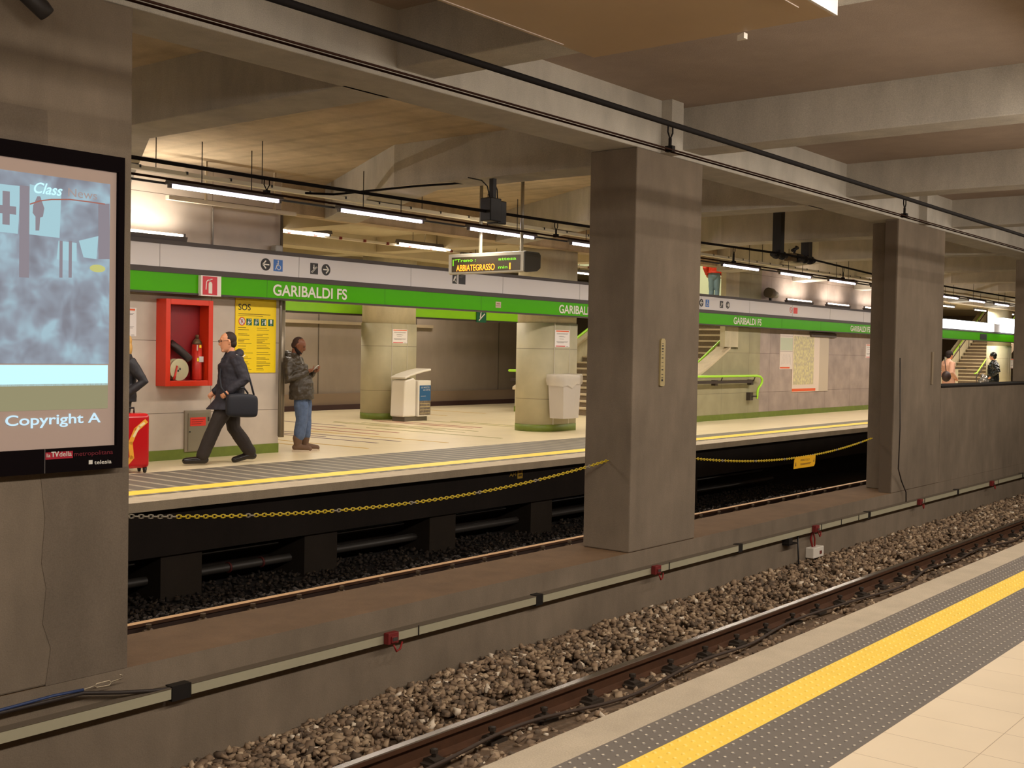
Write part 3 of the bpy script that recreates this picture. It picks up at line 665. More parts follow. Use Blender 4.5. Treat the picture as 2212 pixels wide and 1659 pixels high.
# near platform lamps (outside the frame, above the viewer's platform)
Ln = lamp('lamp', 'tube lamps over the near platform', P_NEAR, tilt=40, spread=180, hang=.7)
for i in range(-2, 9):
    p = (2.0+2.515*i, 1.5, 3.345)
    if i == -2: Ln.location = p; Ln['label'] = 'lit tube lamp over the near platform, out of view'
    else: copy_tree(Ln, p, 'lit tube lamp over the near platform, out of view')
# hall lamps
Lh = lamp('lamp', 'tube lamps in the hall', P_HALL, M_TUBEW, 175, .5)
hl = [(at(642, 500, y=16.0), 'lit tube with red end caps hung in the hall right of the wall corner'), (at(918, 533, y=16.0), 'lit tube hung on two white cords in the hall'), (Vector((19.0, 16, 3.55)), 'lit tube in the hall behind the train display'), (Vector((22.5, 16.3, 3.5)), 'small lit tube in the hall by the pillar'),
      (Vector((14.5, 20.6, 3.5)), 'lit tube deep in the hall to the left'), (Vector((18.5, 20.8, 3.5)), 'lit tube deep in the hall in the middle'), (Vector((23, 20.8, 3.5)), 'lit tube deep in the hall to the right')]
for i, (p, lab) in enumerate(hl):
    if i == 0: Lh.location = p; Lh['label'] = lab
    else: copy_tree(Lh, p, lab)
Lm = lamp('lamp', 'tube lamps over the stairs', 60, M_TUBEW, 175, .3)
for i, (p, lab) in enumerate([((27, 16.4, 6.6), 'lit tube high over the foot of the stairs'), ((31, 16.4, 6.6), 'lit tube high over the head of the stairs'), ((35, 16.4, 6.6), 'lit tube over the upper landing')]):
    if i == 0: Lm.location = p; Lm['label'] = lab
    else: copy_tree(Lm, p, lab)
for x, w_ in ((41, 'nearest'), (45, 'second'), (49, 'third'), (53, 'fourth'), (57, 'farthest')):
    c = copy_tree(Lh, (x, 14.8, 3.6), 'lit tube in the distant stair hall, the %s one' % w_)
    for ch in c.children:
        if ch.type == 'LIGHT': ch.data = ch.data.copy(); ch.data.energy = 70

# cable tray above the far platform
t = thing('cable_tray', 'long grey cable tray on rods above the far platform lamps', 'cable tray', (8, 11.35, 3.5))
b = MB(); b.box(X0, 45, 11.36, 11.44, 3.54, 3.588); b.build('tray', mat('tray_grey', (222, 214, 190), .6), t)
for k in range(40):
    b = MB(); b.box(5.0+.62*k, 5.02+.62*k, 11.35, 11.44, 3.56, 3.595); b.build('tray_clip', M_BLACK, t)
for x in (5.9, 7.72, 9.23, 12.1, 14.4, 17.0, 21.3, 22.7, 24.1):
    b = MB(); b.tube([(x, 11.4, 3.54), (x, 11.4, ZS)], .006, 6); b.build('rod', M_BLACK, t)
t = thing('cable_tray', 'white cable tray with red boxes across the hall ceiling', 'cable tray', (16, 16.0, 3.6))
b = MB(); b.box(11.6, 24, 16.1, 16.2, 3.62, 3.66); b.build('tray', mat('tray_white', (214, 204, 184), .5), t)
for k in range(18):
    b = MB(); b.box(13.0+.62*k, 13.05+.62*k, 16.07, 16.12, 3.615, 3.665); b.build('red_box', mat('brown_red', (120, 40, 34), .6), t)
b = MB()
a1, a2 = at(910, 530, y=16.1), at(950, 535, y=16.1)
b.tube([a1, a1+Vector((.1, 0, .1)), a1+Vector((.12, 0, .28)), a1+Vector((.06, 0, .36))], .008, 6)
b.tube([a2-Vector((.1, 0, 0)), a2+Vector((-.02, 0, .1)), a2+Vector((.03, 0, .28)), a2+Vector((.03, 0, .36))], .008, 6); b.build('white_cords', M_WHITE, t)
b = MB(); b.box(9.2, 11.4, 13.28, 13.36, 3.53, 3.585); b.box(9.8, 9.83, 13.3, 13.33, 3.58, ZS); b.box(11.0, 11.03, 13.3, 13.33, 3.58, ZS); tag(b.build('conduit_duct', mat('tray_pale', (196, 184, 160), .5)), 'pale trough below the brightest left lamp above the station sign', 'conduit')
b = MB(); b.tube([(11.39, 13.6, .25), (11.39, 13.6, 3.6)], .022, 8)
t = tag(b.build('corner_post', mat('post_steel', (120, 112, 100), .4, .5)), 'thin upright metal post at the corner of the station wall', 'post')
b = MB(); b.tube([(11.56, 13.78, .22), (11.56, 13.78, 2.4)], .06, 12); tag(b.build('corner_tube', mat('satin_tube', (150, 138, 118), .35, .3)), 'rounded grey corner tube behind the leaning man', 'post')
b = MB(); b.tube([(10.19, YW-.02, 3.0), (10.19, YW-.02, 3.55)], .014, 6); tag(b.build('conduit', M_GREYP), 'thin upright conduit on the wall above the sign', 'conduit')
b = MB(); b.box(11.2, 11.34, 13.5, 13.62, 3.0, 3.1); tag(b.build('loudspeaker', M_GREYP, bevel=.02), 'tiny grey box on top of the sign at the wall corner', 'box')
t = thing('loudspeaker', 'round grey loudspeaker on the wall above the sign, bay right of the pillar', 'loudspeaker', (27.4, 13.45, 3.05))
b = MB(); b.tube([(27.15, 13.45, 3.2), (27.35, 13.45, 3.19), (27.42, 13.45, 3.18)], [.13, .13, .09], 16); b.build('horn', mat('speaker_grey', (92, 82, 66), .6), t)
b = MB(); b.tube([(27.42, 13.45, 3.18), (27.6, 13.45, 3.16)], [.10, .085], 14); b.build('driver', M_GREYP, t)
b = MB(); b.box(27.3, 27.36, 13.44, 13.5, 3.0, 3.1); b.build('bracket', M_BLACK, t)

# ------------------------------------------------------------------ station sign band
t = thing('station_sign', 'long green and white station name band reading GARIBALDI FS above the far platform', 'sign', (20, 13.45, 2.29))
XS0, XS1 = X0, 40.3
b = MB(); b.box(XS0, XS1, 13.42, 13.56, 2.31, 2.565); b.build('green_panel', M_GREEN, t)
b = MB(); b.box(XS0, XS1, 13.42, 13.56, 2.64, 2.945); b.build('white_panel', M_SIGNW, t)
b = MB(); b.box(XS0, XS1, 13.41, 13.58, 2.565, 2.64); b.box(XS0, XS1, 13.41, 13.58, 2.945, 3.0); b.box(XS0, XS1, 13.41, 13.58, 2.285, 2.31); b.build('dark_rails', M_DKBR, t)
mj = mat('panel_joint_dark', (60, 66, 48), .6)  # dark tone of the joints between sign panels
for k in range(15):
    x = 3.72+2.42*k
    b = MB(); b.box(x, x+.003, 13.418, 13.42, 2.31, 2.565); b.build('panel_joint', mj, t)
    b = MB(); b.box(x+.6, x+.604, 13.418, 13.42, 2.64, 2.945); b.build('panel_joint', mj, t)
bd = Pl((0, 13.42, 0))
for k, x in enumerate((4.0, 11.09, 18.16, 25.28, 32.4)):
    b = text_mb(bd, 'GARIBALDI FS', x, 2.352, .165, 1.47, .004, .002, bold=.018); b.build('lettering', M_LETTER, t)
def pict_arrow(x, z, r, left):
    b = MB(); bd.disc(b, x, z, r, 0, .004); o = b.build('arrow_disc', M_INK, t)
    s_ = -1 if left else 1; b = MB(); bd.stroke(b, [(x-s_*r*.62, z), (x+s_*r*.62, z)], r*.22, .004, .006); bd.stroke(b, [(x+s_*r*.02, z+r*.58), (x+s_*r*.62, z), (x+s_*r*.02, z-r*.58)], r*.22, .004, .0065)
    b.build('arrow', M_LETTER, o)
def sq(x, z, w, h, m, name):
    b = MB(); bd.rect(b, x-w/2, x+w/2, z-h/2, z+h/2, 0, .004); return b.build(name, m, t)
def pict_wheel(x, z, s_=.17):
    o = sq(x, z, s_, s_, M_BLUE, 'wheelchair_sign'); b = MB(); k = s_/.17
    bd.disc(b, x+.0*k, z+.063*k, .011*k, .004, .006); bd.stroke(b, [(x, z+.045*k), (x+.0, z+.0*k), (x-.028*k, z-.002*k), (x-.042*k, z-.05*k), (x-.05*k, z-.055*k)], .013*k, .004, .006)
    bd.ring(b, x+.014*k, z-.03*k, .032*k, .009*k, .004, .006, 20, -170, 80); bd.stroke(b, [(x, z+.022*k), (x-.025*k, z+.022*k)], .009*k, .004, .0065); b.build('pictogram', M_LETTER, o)
def pict_esc(x, z, s_=.16):
    o = sq(x, z, s_*.95, s_*1.05, M_INK, 'escalator_sign'); b = MB()
    bd.stroke(b, [(x-.055, z-.055), (x-.035, z-.06), (x+.035, z+.01), (x+.055, z+.015), (x+.052, z+.03), (x+.03, z+.026), (x-.042, z-.042), (x-.058, z-.045), (x-.055, z-.055)], .007, .004, .006)
    bd.disc(b, x-.008, z+.052, .009, .004, .006); bd.poly(b, [(x-.022, z-.008), (x+.0, z+.01), (x+.004, z+.035), (x-.018, z+.035), (x-.026, z+.01)], .004, .006); b.build('pictogram', M_LETTER, o)
for dx, s_ in ((0, 1), (12.94, .94)):
    pict_arrow(10.95+dx if dx == 0 else 23.70, 2.79, .09, True); pict_wheel(11.18 if dx == 0 else 23.98, 2.79)
    pict_esc(11.88 if dx == 0 else 24.66, 2.79); pict_arrow(12.12 if dx == 0 else 24.97, 2.79, .088, False)
# camera notice
o = sq(15.10, 2.83, .12, .17, M_INK, 'camera_sign'); b = MB()
bd.poly(b, [(15.055, 2.80), (15.075, 2.785), (15.125, 2.85), (15.115, 2.88), (15.09, 2.87)], .004, .006); bd.stroke(b, [(15.105, 2.80), (15.12, 2.775), (15.145, 2.775)], .01, .004, .006); bd.rect(b, 15.14, 15.146, 2.76, 2.89, .004, .006); b.build('pictogram', M_LETTER, o)
o = sq(15.29, 2.83, .18, .17, M_INK, 'camera_notice'); b = MB(); bd.rect(b, 15.25, 15.37, 2.895, 2.902, .004, .005)
for k, w_ in enumerate((.11, .09, .07)): bd.rect(b, 15.215, 15.215+w_, 2.876-.012*k, 2.879-.012*k, .004, .005)
b.build('text_lines', mat('grey_print', (110, 106, 104), .6), o)
# sticker on green band
o = sq(16.30, 2.43, .15, .11, mat('sticker_pale', (196, 176, 160), .6), 'torn_sticker'); b = MB(); bd.rect(b, 16.23, 16.37, 2.405, 2.415, .004, .005); bd.rect(b, 16.25, 16.35, 2.44, 2.455, .004, .005); b.build('printing', mat('sticker_dark', (120, 60, 50), .6), o)
# red squares right bay
b = MB(); bd.ring(b, 28.44, 2.81, .07, .012, 0, .004); bd.stroke(b, [(28.41, 2.84), (28.44, 2.78), (28.47, 2.79)], .014, 0, .004); b.build('no_smoking_ring', M_REDINK, t)
sq(28.71, 2.80, .24, .16, mat('sign_red', (214, 58, 52), .5), 'red_notice')
# far right stretch: lamp glare as glow on the fascia, plus a light box
t2 = thing('lit_sign', 'glaring white sign band with added glow beside the distant stairs', 'sign', (43, 13.5, 2.3))
b = MB(); b.box(40.5, 46.0, 13.36, 13.6, 2.66, 2.97); b.box(46.95, 48.75, 13.3, 13.6, 2.66, 3.22); b.build('glow_panel', mat('glowing_white_panel', (255, 255, 255), .4, emit=(236, 246, 255), estr=2.6), t2)
b = MB(); b.box(46.0, 46.95, 13.38, 13.6, 2.66, 2.97); b.build('grey_panel', M_SIGNW, t2)
b = MB(); b.box(40.3, X1, 13.42, 13.56, 2.31, 2.6); b.build('green_panel', M_GREEN, t2)
b = MB(); b.box(40.3, X1, 13.40, 13.58, 2.6, 2.66); b.box(40.3, X1, 13.41, 13.58, 2.285, 2.31); b.build('dark_rails', M_DKBR, t2)
bl = Pl((0, 13.36, 0)); b = MB(); bl.ring(b, 44.9, 2.8, .10, .02, 0, .006); b.build('grey_ring_symbol', mat('pale_symbol', (150, 156, 160), .5), t2)
bl = Pl((0, 13.42, 0)); b = MB(); bl.rect(b, 44.5, 45.3, 2.33, 2.55, 0, .01); b.build('dark_notice', M_INK, t2)

# ------------------------------------------------------------------ things on the left wall
t = thing('extinguisher_sign', 'red and white fire extinguisher sign projecting over the green band', 'sign', (9.9, 13.4, 2.32))
bs = Pl((0, 13.36, 0)); p0, p1 = at(425, 598, y=13.36), at(470, 638, y=13.36)
b = MB(); b.box(9.78, 10.12, 13.36, 13.42, 2.28, 2.56); b.build('sign_box', mat('sign_casing', (226, 216, 212), .4), t)
b = MB(); bs.rect(b, 9.81, 10.05, 2.295, 2.55, 0, .004); b.build('red_field', mat('crimson', (196, 30, 48), .4), t)
b = MB(); bs.poly(b, [(9.905, 2.315), (9.965, 2.315), (9.965, 2.45), (9.95, 2.475), (9.92, 2.475), (9.905, 2.45)], .004, .006); bs.ring(b, 9.912, 2.455, .045, .012, .004, .006, 12, 60, 180); bs.stroke(b, [(9.868, 2.45), (9.862, 2.37)], .013, .004, .006); bs.stroke(b, [(9.925, 2.49), (9.925, 2.51), (9.965, 2.515)], .012, .004, .006)
b.build('pictogram', M_LETTER, t)

t = thing('hydrant_cabinet', 'red glazed wall cabinet holding a fire hose and an extinguisher', 'cabinet', (9.68, YW, 1.02))
x0, x1, z0, z1, yf = 9.29, 10.06, 1.03, 2.22, 13.45
b = MB(); fw = .075
b.box(x0, x0+fw, yf, YW, z0, z1); b.box(x1-fw, x1, yf, YW, z0, z1); b.box(x0+fw, x1-fw, yf, YW, z0, z0+fw); b.box(x0+fw, x1-fw, yf, YW, z1-fw, z1)
b.build('frame', M_RED, t, bevel=.006)
b = MB(); b.box(x0+.02, x1-.02, YW-.02, YW-.005, z0+.02, z1-.02); b.build('back_panel', mat('deep_red', (136, 16, 24), .5), t)
mg = mat('cabinet_glass', (255, 255, 255), .08); mg.node_tree.nodes['Principled BSDF'].inputs['Transmission Weight'].default_value = 1; mg.node_tree.nodes['Principled BSDF'].inputs['IOR'].default_value = 1.02
b = MB(); b.box(x0+fw, x1-fw, yf+.012, yf+.015, z0+fw, z1-fw); b.build('door_glass', mg, t)
b = MB(); b.box(x1-.01, x1+.012, yf+.02, yf+.08, 1.55, 1.62); b.build('latch', mat('latch_red', (150, 30, 20), .5), t)
b = MB(); b.tube([(9.46, 13.6, 1.62), (9.62, 13.56, 1.5), (9.74, 13.55, 1.40)], .055, 10); b.build('hose_roll', mat('black_hose', (52, 42, 38), .7), t)
t = thing('fire_extinguisher', 'red fire extinguisher standing inside the glazed wall cabinet', 'extinguisher', (9.88, 13.56, 1.105))
b = MB(); rg = [(.062, 0), (.07, .02), (.07, .50), (.06, .54), (.04, .565), (.025, .58)]
b.loft([[(9.88+r*math.cos(a*math.pi/10), 13.57+r*math.sin(a*math.pi/10), 1.105+z) for a in range(20)] for r, z in rg[:3]]); b.build('cylinder', mat('extinguisher_red', (196, 44, 32), .35), t)
b = MB(); b.loft([[(9.88+r*math.cos(a*math.pi/10), 13.57+r*math.sin(a*math.pi/10), 1.105+z) for a in range(20)] for r, z in rg[2:]]); b.tube([(9.88, 13.57, 1.68), (9.88, 13.57, 1.74)], .022, 10); b.build('neck', mat('dull_bronze', (120, 104, 78), .4, .5), t)
b = MB(); bx = Pl((0, 13.495, 0)); bx.rect(b, 9.86, 9.935, 1.36, 1.44, 0, .003); bx.rect(b, 9.82, 9.84, 1.52, 1.60, 0, .003); b.build('white_label', M_PAPER, t)
b = MB(); bx.rect(b, 9.865, 9.895, 1.56, 1.60, 0, .003); bx.rect(b, 9.83, 9.855, 1.37, 1.42, 0, .003); b.build('yellow_label', M_YEL, t)
t = thing('hose_reel', 'cream fire hose reel disc with red lever at the bottom of the cabinet', 'hose reel', (9.55, 13.55, 1.1))
b = MB(); b.tube([(9.545, 13.50, 1.255), (9.545, 13.53, 1.255)], [.15, .15], 32, smooth=False); b.tube([(9.545, 13.53, 1.255), (9.545, 13.6, 1.255)], [.08, .08], 16); b.tube([(9.545, 13.6, 1.255), (9.545, 13.63, 1.255)], [.15, .15], 32, smooth=False); b.build('reel_disc', mat('cream_disc', (206, 200, 160), .5), t)
b = MB(); b.tube([(9.52, 13.497, 1.24), (9.523, 13.49, 1.24)], .016, 8); b.tube([(9.55, 13.497, 1.265), (9.553, 13.49, 1.265)], .016, 8); b.build('hub_holes', M_INK, t)
b = MB(); b.tube([(9.45, 13.49, 1.12), (9.47, 13.488, 1.18), (9.50, 13.488, 1.31)], [.02, .014, .01], 8); b.build('lever', mat('lever_red', (206, 50, 36), .5), t)

t = thing('emergency_notice', 'tall yellow SOS emergency instruction board on the wall', 'notice', (11.0, YW, 1.2))
bd = Pl((10.61, YW-.004, 1.205)); W, H = .75, 1.09
b = MB(); bd.rect(b, 0, W, 0, H, 0, .012); b.build('board', M_YEL, t)
b = text_mb(bd, 'SOS', .05, H-.175, .095, .22, .0125, .001, bold=.008); b.build('lettering', M_INK, t)
b = MB()
bd.rect(b, .05, .64, H-.235, H-.225, .012, .013); bd.rect(b, .05, .50, H-.258, H-.252, .012, .013)
rr = random.Random(3)
for (u, vs_) in ((.05, (.43, .46, .52, .54, .60, .62, .64, .66, .70, .74, .80, .86, .88, .93, .96, .98, 1.02, 1.04)), (.39, (.43, .46, .52, .54, .57, .60, .62, .64, .66, .69, .71, .73, .79, .82, .87, .89, .93, .95, .98, 1.0, 1.03, 1.05))):
    for v in vs_: bd.rect(b, u, u+rr.uniform(.10, .27), H-v-.004, H-v+.003, .012, .013)
b.build('text_lines', mat('brown_print', (120, 96, 10), .6), t)
b = MB(); bd.disc(b, .115, H-.34, .052, .012, .013); o = b.build('prohibition_field', M_PAPER, t)
b = MB(); bd.ring(b, .115, H-.34, .055, .012, .013, .0145); bd.stroke(b, [(.08, H-.30), (.15, H-.38)], .01, .013, .0145); b.build('ring', M_REDINK, o)
b = MB(); bd.stroke(b, [(.10, H-.37), (.105, H-.33), (.11, H-.31)], .012, .013, .014); bd.stroke(b, [(.13, H-.36), (.128, H-.31)], .012, .013, .014); b.build('figures', M_FAINT, o)
for k in range(4):
    u = .195+.135*k; b = MB(); bd.rect(b, u, u+.10, H-.395, H-.295, .012, .013); o = b.build('safety_pictogram', M_DGREEN, t); b = MB()
    if k < 2: bd.stroke(b, [(u+.02, H-.39), (u+.045, H-.38), (u+.092, H-.33)], .006, .013, .014); bd.disc(b, u+.045, H-.31, .008, .013, .014); bd.stroke(b, [(u+.03, H-.365), (u+.045, H-.32), (u+.05, H-.36)], .014, .013, .014); bd.disc(b, u+.08, H-.312, .009, .013, .014)
    elif k == 2: bd.stroke(b, [(u+.025, H-.38), (u+.03, H-.34), (u+.04, H-.345), (u+.06, H-.345)], .013, .013, .014); bd.disc(b, u+.032, H-.315, .009, .013, .014); bd.rect(b, u+.07, u+.09, H-.385, H-.31, .013, .014)
    else: bd.rect(b, u+.035, u+.072, H-.36, H-.302, .013, .014); bd.disc(b, u+.052, H-.38, .007, .013, .014)
    b.build('figure', M_PAPER, o)
t = thing('service_hatch', 'small steel wall hatch with a red notice, behind the walking man', 'hatch', (9.95, YW, .1))
b = MB(); b.box(9.75, 10.19, YW-.03, YW, .10, .68); b.build('frame', mat('hatch_frame', (150, 140, 122), .4, .4), t, bevel=.004)
b = MB(); b.box(9.80, 10.15, YW-.04, YW-.03, .115, .64); b.build('door', mat('hatch_door', (146, 138, 118), .35, .5), t)
b = MB(); b.box(9.83, 10.09, YW-.045, YW-.04, .46, .58); b.build('red_notice', mat('notice_red', (226, 52, 34), .5), t)
b = MB(); bh = Pl((0, YW-.045, 0))
for k in range(3): bh.rect(b, 9.85, 10.07-.03*k, .545-.03*k, .553-.03*k, 0, .001)
b.build('text_lines', mat('dark_red_print', (140, 30, 24), .6), t)
b = MB(); b.box(10.13, 10.15, YW-.046, YW-.04, .16, .22); b.box(10.13, 10.15, YW-.046, YW-.04, .52, .58); b.build('hinge', M_DKBR, t)
b = MB(); b.tube([(9.825, YW-.05, .38), (9.825, YW-.04, .38)], .01, 8); b.build('lock', M_BLACK, t)
def notice(x0, x1, z0, z1, y, label, bottom='red'):
    t = thing('paper_notice', label, 'notice', ((x0+x1)/2, y, z0)); bd = Pl((x0, y, z0)); W, H = x1-x0, z1-z0
    b = MB(); bd.rect(b, 0, W, 0, H, 0, .006); b.build('sheet', M_PAPER, t)
    b = MB(); bd.rect(b, W*.06, W*.94, H*.90, H*.965, .006, .007); b.build('orange_strip', M_ORANGE, t)
    b = MB(); bd.rect(b, W*.06, W*.7, H*.03, H*.075, .006, .007); b.build('red_strip', M_REDINK, t)
    b = MB()
    for v, u0, u1 in ((.80, .1, .9), (.76, .12, .85), (.64, .3, .6), (.6, .25, .7), (.48, .3, .6), (.33, .1, .9), (.29, .1, .85), (.25, .15, .6), (.04, .78, .92)): bd.rect(b, W*u0, W*u1, H*v-.003, H*v+.003, .006, .007)
    b.build('text_lines', M_FAINT, t); return t
a = at(322, 673, y=YW)
notice(8.62, 8.98, 1.70, 2.08, YW, 'white paper notice with orange top strip at the far left wall')
notice(18.53, 19.02, 1.69, 2.03, 13.80-.02, 'white paper notice on the big column with the hanging waste bag')
pc = at(848, 711, y=18.39); pd_ = at(880, 742, y=18.4)
notice(pc.x, pd_.x, pd_.z, pc.z, 18.40, 'white paper notice on the column behind the standing waste bin')
notice(34.25, 34.7, 1.58, 2.0, YW, 'paper notice partly hidden by the grooved pillar')
# maps
t = thing('network_map', 'narrow white line diagram poster left of the big map', 'poster', (28.75, YW, 1.23))
bd = Pl((28.37, YW, 1.24)); W, H = .78, .94
b = MB(); bd.rect(b, 0, W, 0, H, 0, .012); b.build('sheet', mat('poster_white', (226, 214, 204), .6), t)
b = MB(); bd.rect(b, .02, W-.02, .50, .84, .012, .013); b.build('pale_green_panel', mat('pale_green_print', (196, 204, 180), .6), t)
b = MB(); bd.rect(b, .0, W, .47, .478, .012, .014); bd.rect(b, 0, W, .88, .888, .012, .014)
for k in range(7): bd.stroke(b, [(.1+.09*k, .12+.02*(k % 3)), (.15+.08*k, .3+.03*(k % 2)), (.1+.1*k if k < 6 else .6, .4)], .004, .012, .013)
b.build('line_diagram', M_FAINT, t)
b = MB(); bd.rect(b, .02, .6, .02, .06, .012, .014); b.build('orange_strip', M_ORANGE, t)
t = thing('city_map', 'large yellow green city map poster on the right hand wall', 'poster', (30, YW, .62))
bd = Pl((29.13, YW, .62)); W, H = 2.35, 1.58
mm = mat('map_board', (200, 186, 166), .6); b = MB(); bd.rect(b, 0, W, 0, H, 0, .015); b.build('board', mm, t)
b = MB(); bd.rect(b, 0, 1.72, 0, H-.03, .015, .018); b.build('map_sheet', mat('map_paper', (228, 212, 196), .6), t)
mmap, nt, bb = new_mat('map_print'); geo = nt.nodes.new('ShaderNodeNewGeometry'); vo = nt.nodes.new('ShaderNodeTexNoise'); vo.inputs['Scale'].default_value = 12; vo.inputs['Detail'].default_value = 8; cr = nt.nodes.new('ShaderNodeValToRGB')
cr.color_ramp.elements[0].position = .36; cr.color_ramp.elements[0].color = (*lin((186, 176, 156)), 1); cr.color_ramp.elements[1].position = .62; cr.color_ramp.elements[1].color = (*lin((222, 214, 160)), 1)
e = cr.color_ramp.elements.new(.5); e.color = (*lin((206, 196, 152)), 1); nt.links.new(geo.outputs['Position'], vo.inputs['Vector']); nt.links.new(vo.outputs['Fac'], cr.inputs[0]); nt.links.new(cr.outputs[0], bb.inputs['Base Color'])
b = MB(); bd.rect(b, .05, 1.35, .2, H-.06, .018, .02); b.build('map_area', mmap, t)
b = MB(); bd.rect(b, .0, 1.5, .015, .09, .018, .021); b.build('orange_strip', M_ORANGE, t)
b = MB(); b.box(30.2, 31.9, YW-.06, YW, 2.14, 2.26); tag(b.build('map_lamp_box', mat('dark_strip', (84, 72, 62), .6)), 'dark strip on the wall above the city map', 'fixture')

# ------------------------------------------------------------------ train display
t = thing('train_display', 'hanging train indicator reading ABBIATEGRASSO with amber and green letters', 'display', (13.2, 10.95, 2.7))
yA, yB, zA, zB, XD = 11.68, 10.24, 2.70, 3.02, 13.0
b = MB(); prof = [(XD, zA+.04), (XD+.04, zA+.022), (XD+.30, zA+.05), (XD+.38, zA+.10), (XD+.38, zB-.03), (XD+.34, zB+.01), (XD+.05, zB+.01), (XD, zB-.0)]
b.prism(prof, lambda u, v, w: (u, w, v), yB+.01, yA); b.build('casing', mat('display_casing', (190, 184, 168), .4), t)
b = MB(); b.prism([(u+(.19+XD-u)*.03, v+(2.86-v)*.03) for u, v in prof], lambda u, v, w: (u, w, v), yB-.01, yB+.01); b.build('end_cap', mat('dark_grey_cap', (76, 72, 62), .5), t)
bd = Pl((XD, yA, zA), (0, -1, 0), (0, 0, 1), (-1, 0, 0)); W = yA-yB; H = zB-zA
b = MB(); bd.rect(b, .065, W-.07, .055, H-.045, 0, .004); b.build('screen', mat('display_glass', (78, 68, 52), .25), t)
ME_A = mat('amber_glow', (255, 150, 30), .5, emit=(255, 150, 40), estr=1.3); ME_G = mat('green_glow', (120, 220, 40), .5, emit=(120, 200, 40), estr=.6)
b = text_mb(bd, 'ABBIATEGRASSO', .16, .07, .095, .74, .005, .002, bold=.0); b.build('amber_lettering', ME_A, t)
b = text_mb(bd, '1', 1.175, .07, .10, .022, .005, .002, bold=.0); b.build('amber_lettering', ME_A, t)
b = text_mb(bd, 'attesa', .97, .205, .045, .33, .005, .002, bold=.006); text_mb(bd, 'min', .97, .085, .045, .17, .005, .002, bold=.006, mb=b); text_mb(bd, '1', .085, .15, .10, .018, .005, .002, mb=b); text_mb(bd, '\u00baTreno :', .12, .205, .045, .42, .005, .002, bold=.005, mb=b)
b.build('green_lettering', ME_G, t)
for y in (11.22, 10.44):
    b = MB(); b.tube([(XD+.19, y, zB), (XD+.19, y, ZS)], .027, 10); b.box(XD+.05, XD+.33, y-.05, y+.05, ZS-.05, ZS); b.build('hanging_tube', mat('satin_post', (150, 144, 132), .35, .5), t)

# ------------------------------------------------------------------ projection screen on the left pier
t = thing('projection_screen', 'black framed projection screen showing a news picture on the left pier', 'screen', (2.9, 6.12, .86))
xl, xr, zl, zh = 1.5, 3.905, .865, 2.69
b = MB(); b.box(xl, xr, 6.075, YP0, 2.60, zh); b.box(xl, xr, 6.075, YP0, zl, 1.0); b.box(3.865, xr, 6.075, YP0, 1.0, 2.60); b.box(xl, xl+.06, 6.075, YP0, 1.0, 2.6); b.build('frame', mat('matt_black_frame', (16, 10, 12), .95, spec=.08), t)
b = MB(); b.box(xl+.06, 3.865, 6.10, YP0, 1.0, 2.60); b.build('screen_surface', mat('lit_screen', (140, 122, 106), .8, emit=(168, 142, 130), estr=.26), t)
bd = Pl((0, 6.10, 0))
xR = at(236, 600, y=6.1).x
def zz(px, py): return at(px, py, y=6.1)
zt_, zb_ = zz(237, 398).z, zz(232, 786).z
mpic, nt, bb = new_mat('projected_picture'); L = nt.links.new
geo = nt.nodes.new('ShaderNodeNewGeometry'); n1 = nt.nodes.new('ShaderNodeTexNoise'); n1.inputs['Scale'].default_value = 7; n1.inputs['Detail'].default_value = 2; n1.inputs['Distortion'].default_value = .3
cr = nt.nodes.new('ShaderNodeValToRGB'); cr.color_ramp.elements[0].position = .32; cr.color_ramp.elements[0].color = (*lin((118, 122, 134)), 1); cr.color_ramp.elements[1].position = .68; cr.color_ramp.elements[1].color = (*lin((158, 190, 204)), 1)
e = cr.color_ramp.elements.new(.5); e.color = (*lin((138, 150, 164)), 1)
L(geo.outputs['Position'], n1.inputs['Vector']); L(n1.outputs['Fac'], cr.inputs[0]); L(cr.outputs[0], bb.inputs['Emission Color']); bb.inputs['Emission Strength'].default_value = .55; bb.inputs['Base Color'].default_value = (.06, .06, .07, 1); bb.inputs['Roughness'].default_value = .9
b = MB(); bd.rect(b, xl+.06, xR, zb_, zt_, 0, .002); pic = b.build('projected_picture', mpic, t)
def emis(name, c, s=.58): return mat(name, (20, 20, 20), .9, emit=c, estr=s)
def px_rect(b, x0, y0, x1, y1, w=.003): a = zz(x0, y0); c = zz(x1, y1); bd.rect(b, a.x, c.x, c.z, a.z, w-.001, w)
def px_poly(b, pts, w=.003): q_ = [zz(*p) for p in pts]; bd.poly(b, [(p.x, p.z) for p in q_][::-1], w-.001, w)
E_CY = emis('pale_cyan_light', (166, 204, 214)); E_MV = emis('mauve_light', (140, 132, 140)); E_WH = emis('white_cyan_light', (188, 236, 252), .72)
b = MB(); px_poly(b, [(-120, 385), (44, 402), (38, 505), (-120, 488)]); px_poly(b, [(64, 398), (132, 412), (128, 514), (60, 506)]); px_poly(b, [(126, 520), (165, 525), (165, 565), (122, 560)], .0028); px_poly(b, [(170, 520), (212, 510), (208, 560), (180, 556)], .0028); b.build('bright_boards', E_CY, pic)
b = MB(); px_rect(b, 5, 412, 20, 486, .004); px_rect(b, -25, 440, 34, 464, .0045); px_poly(b, [(80, 424), (86, 424), (95, 450), (92, 468), (86, 470), (84, 498), (76, 498), (76, 468), (70, 460), (71, 444)], .004); px_rect(b, 128, 520, 134, 600, .0045); px_rect(b, 148, 520, 154, 600, .0045); px_poly(b, [(212, 440), (236, 440), (236, 560), (212, 560)], .003); px_rect(b, 42, 400, 62, 600, .0032)
b.build('dark_shapes', E_MV, pic)
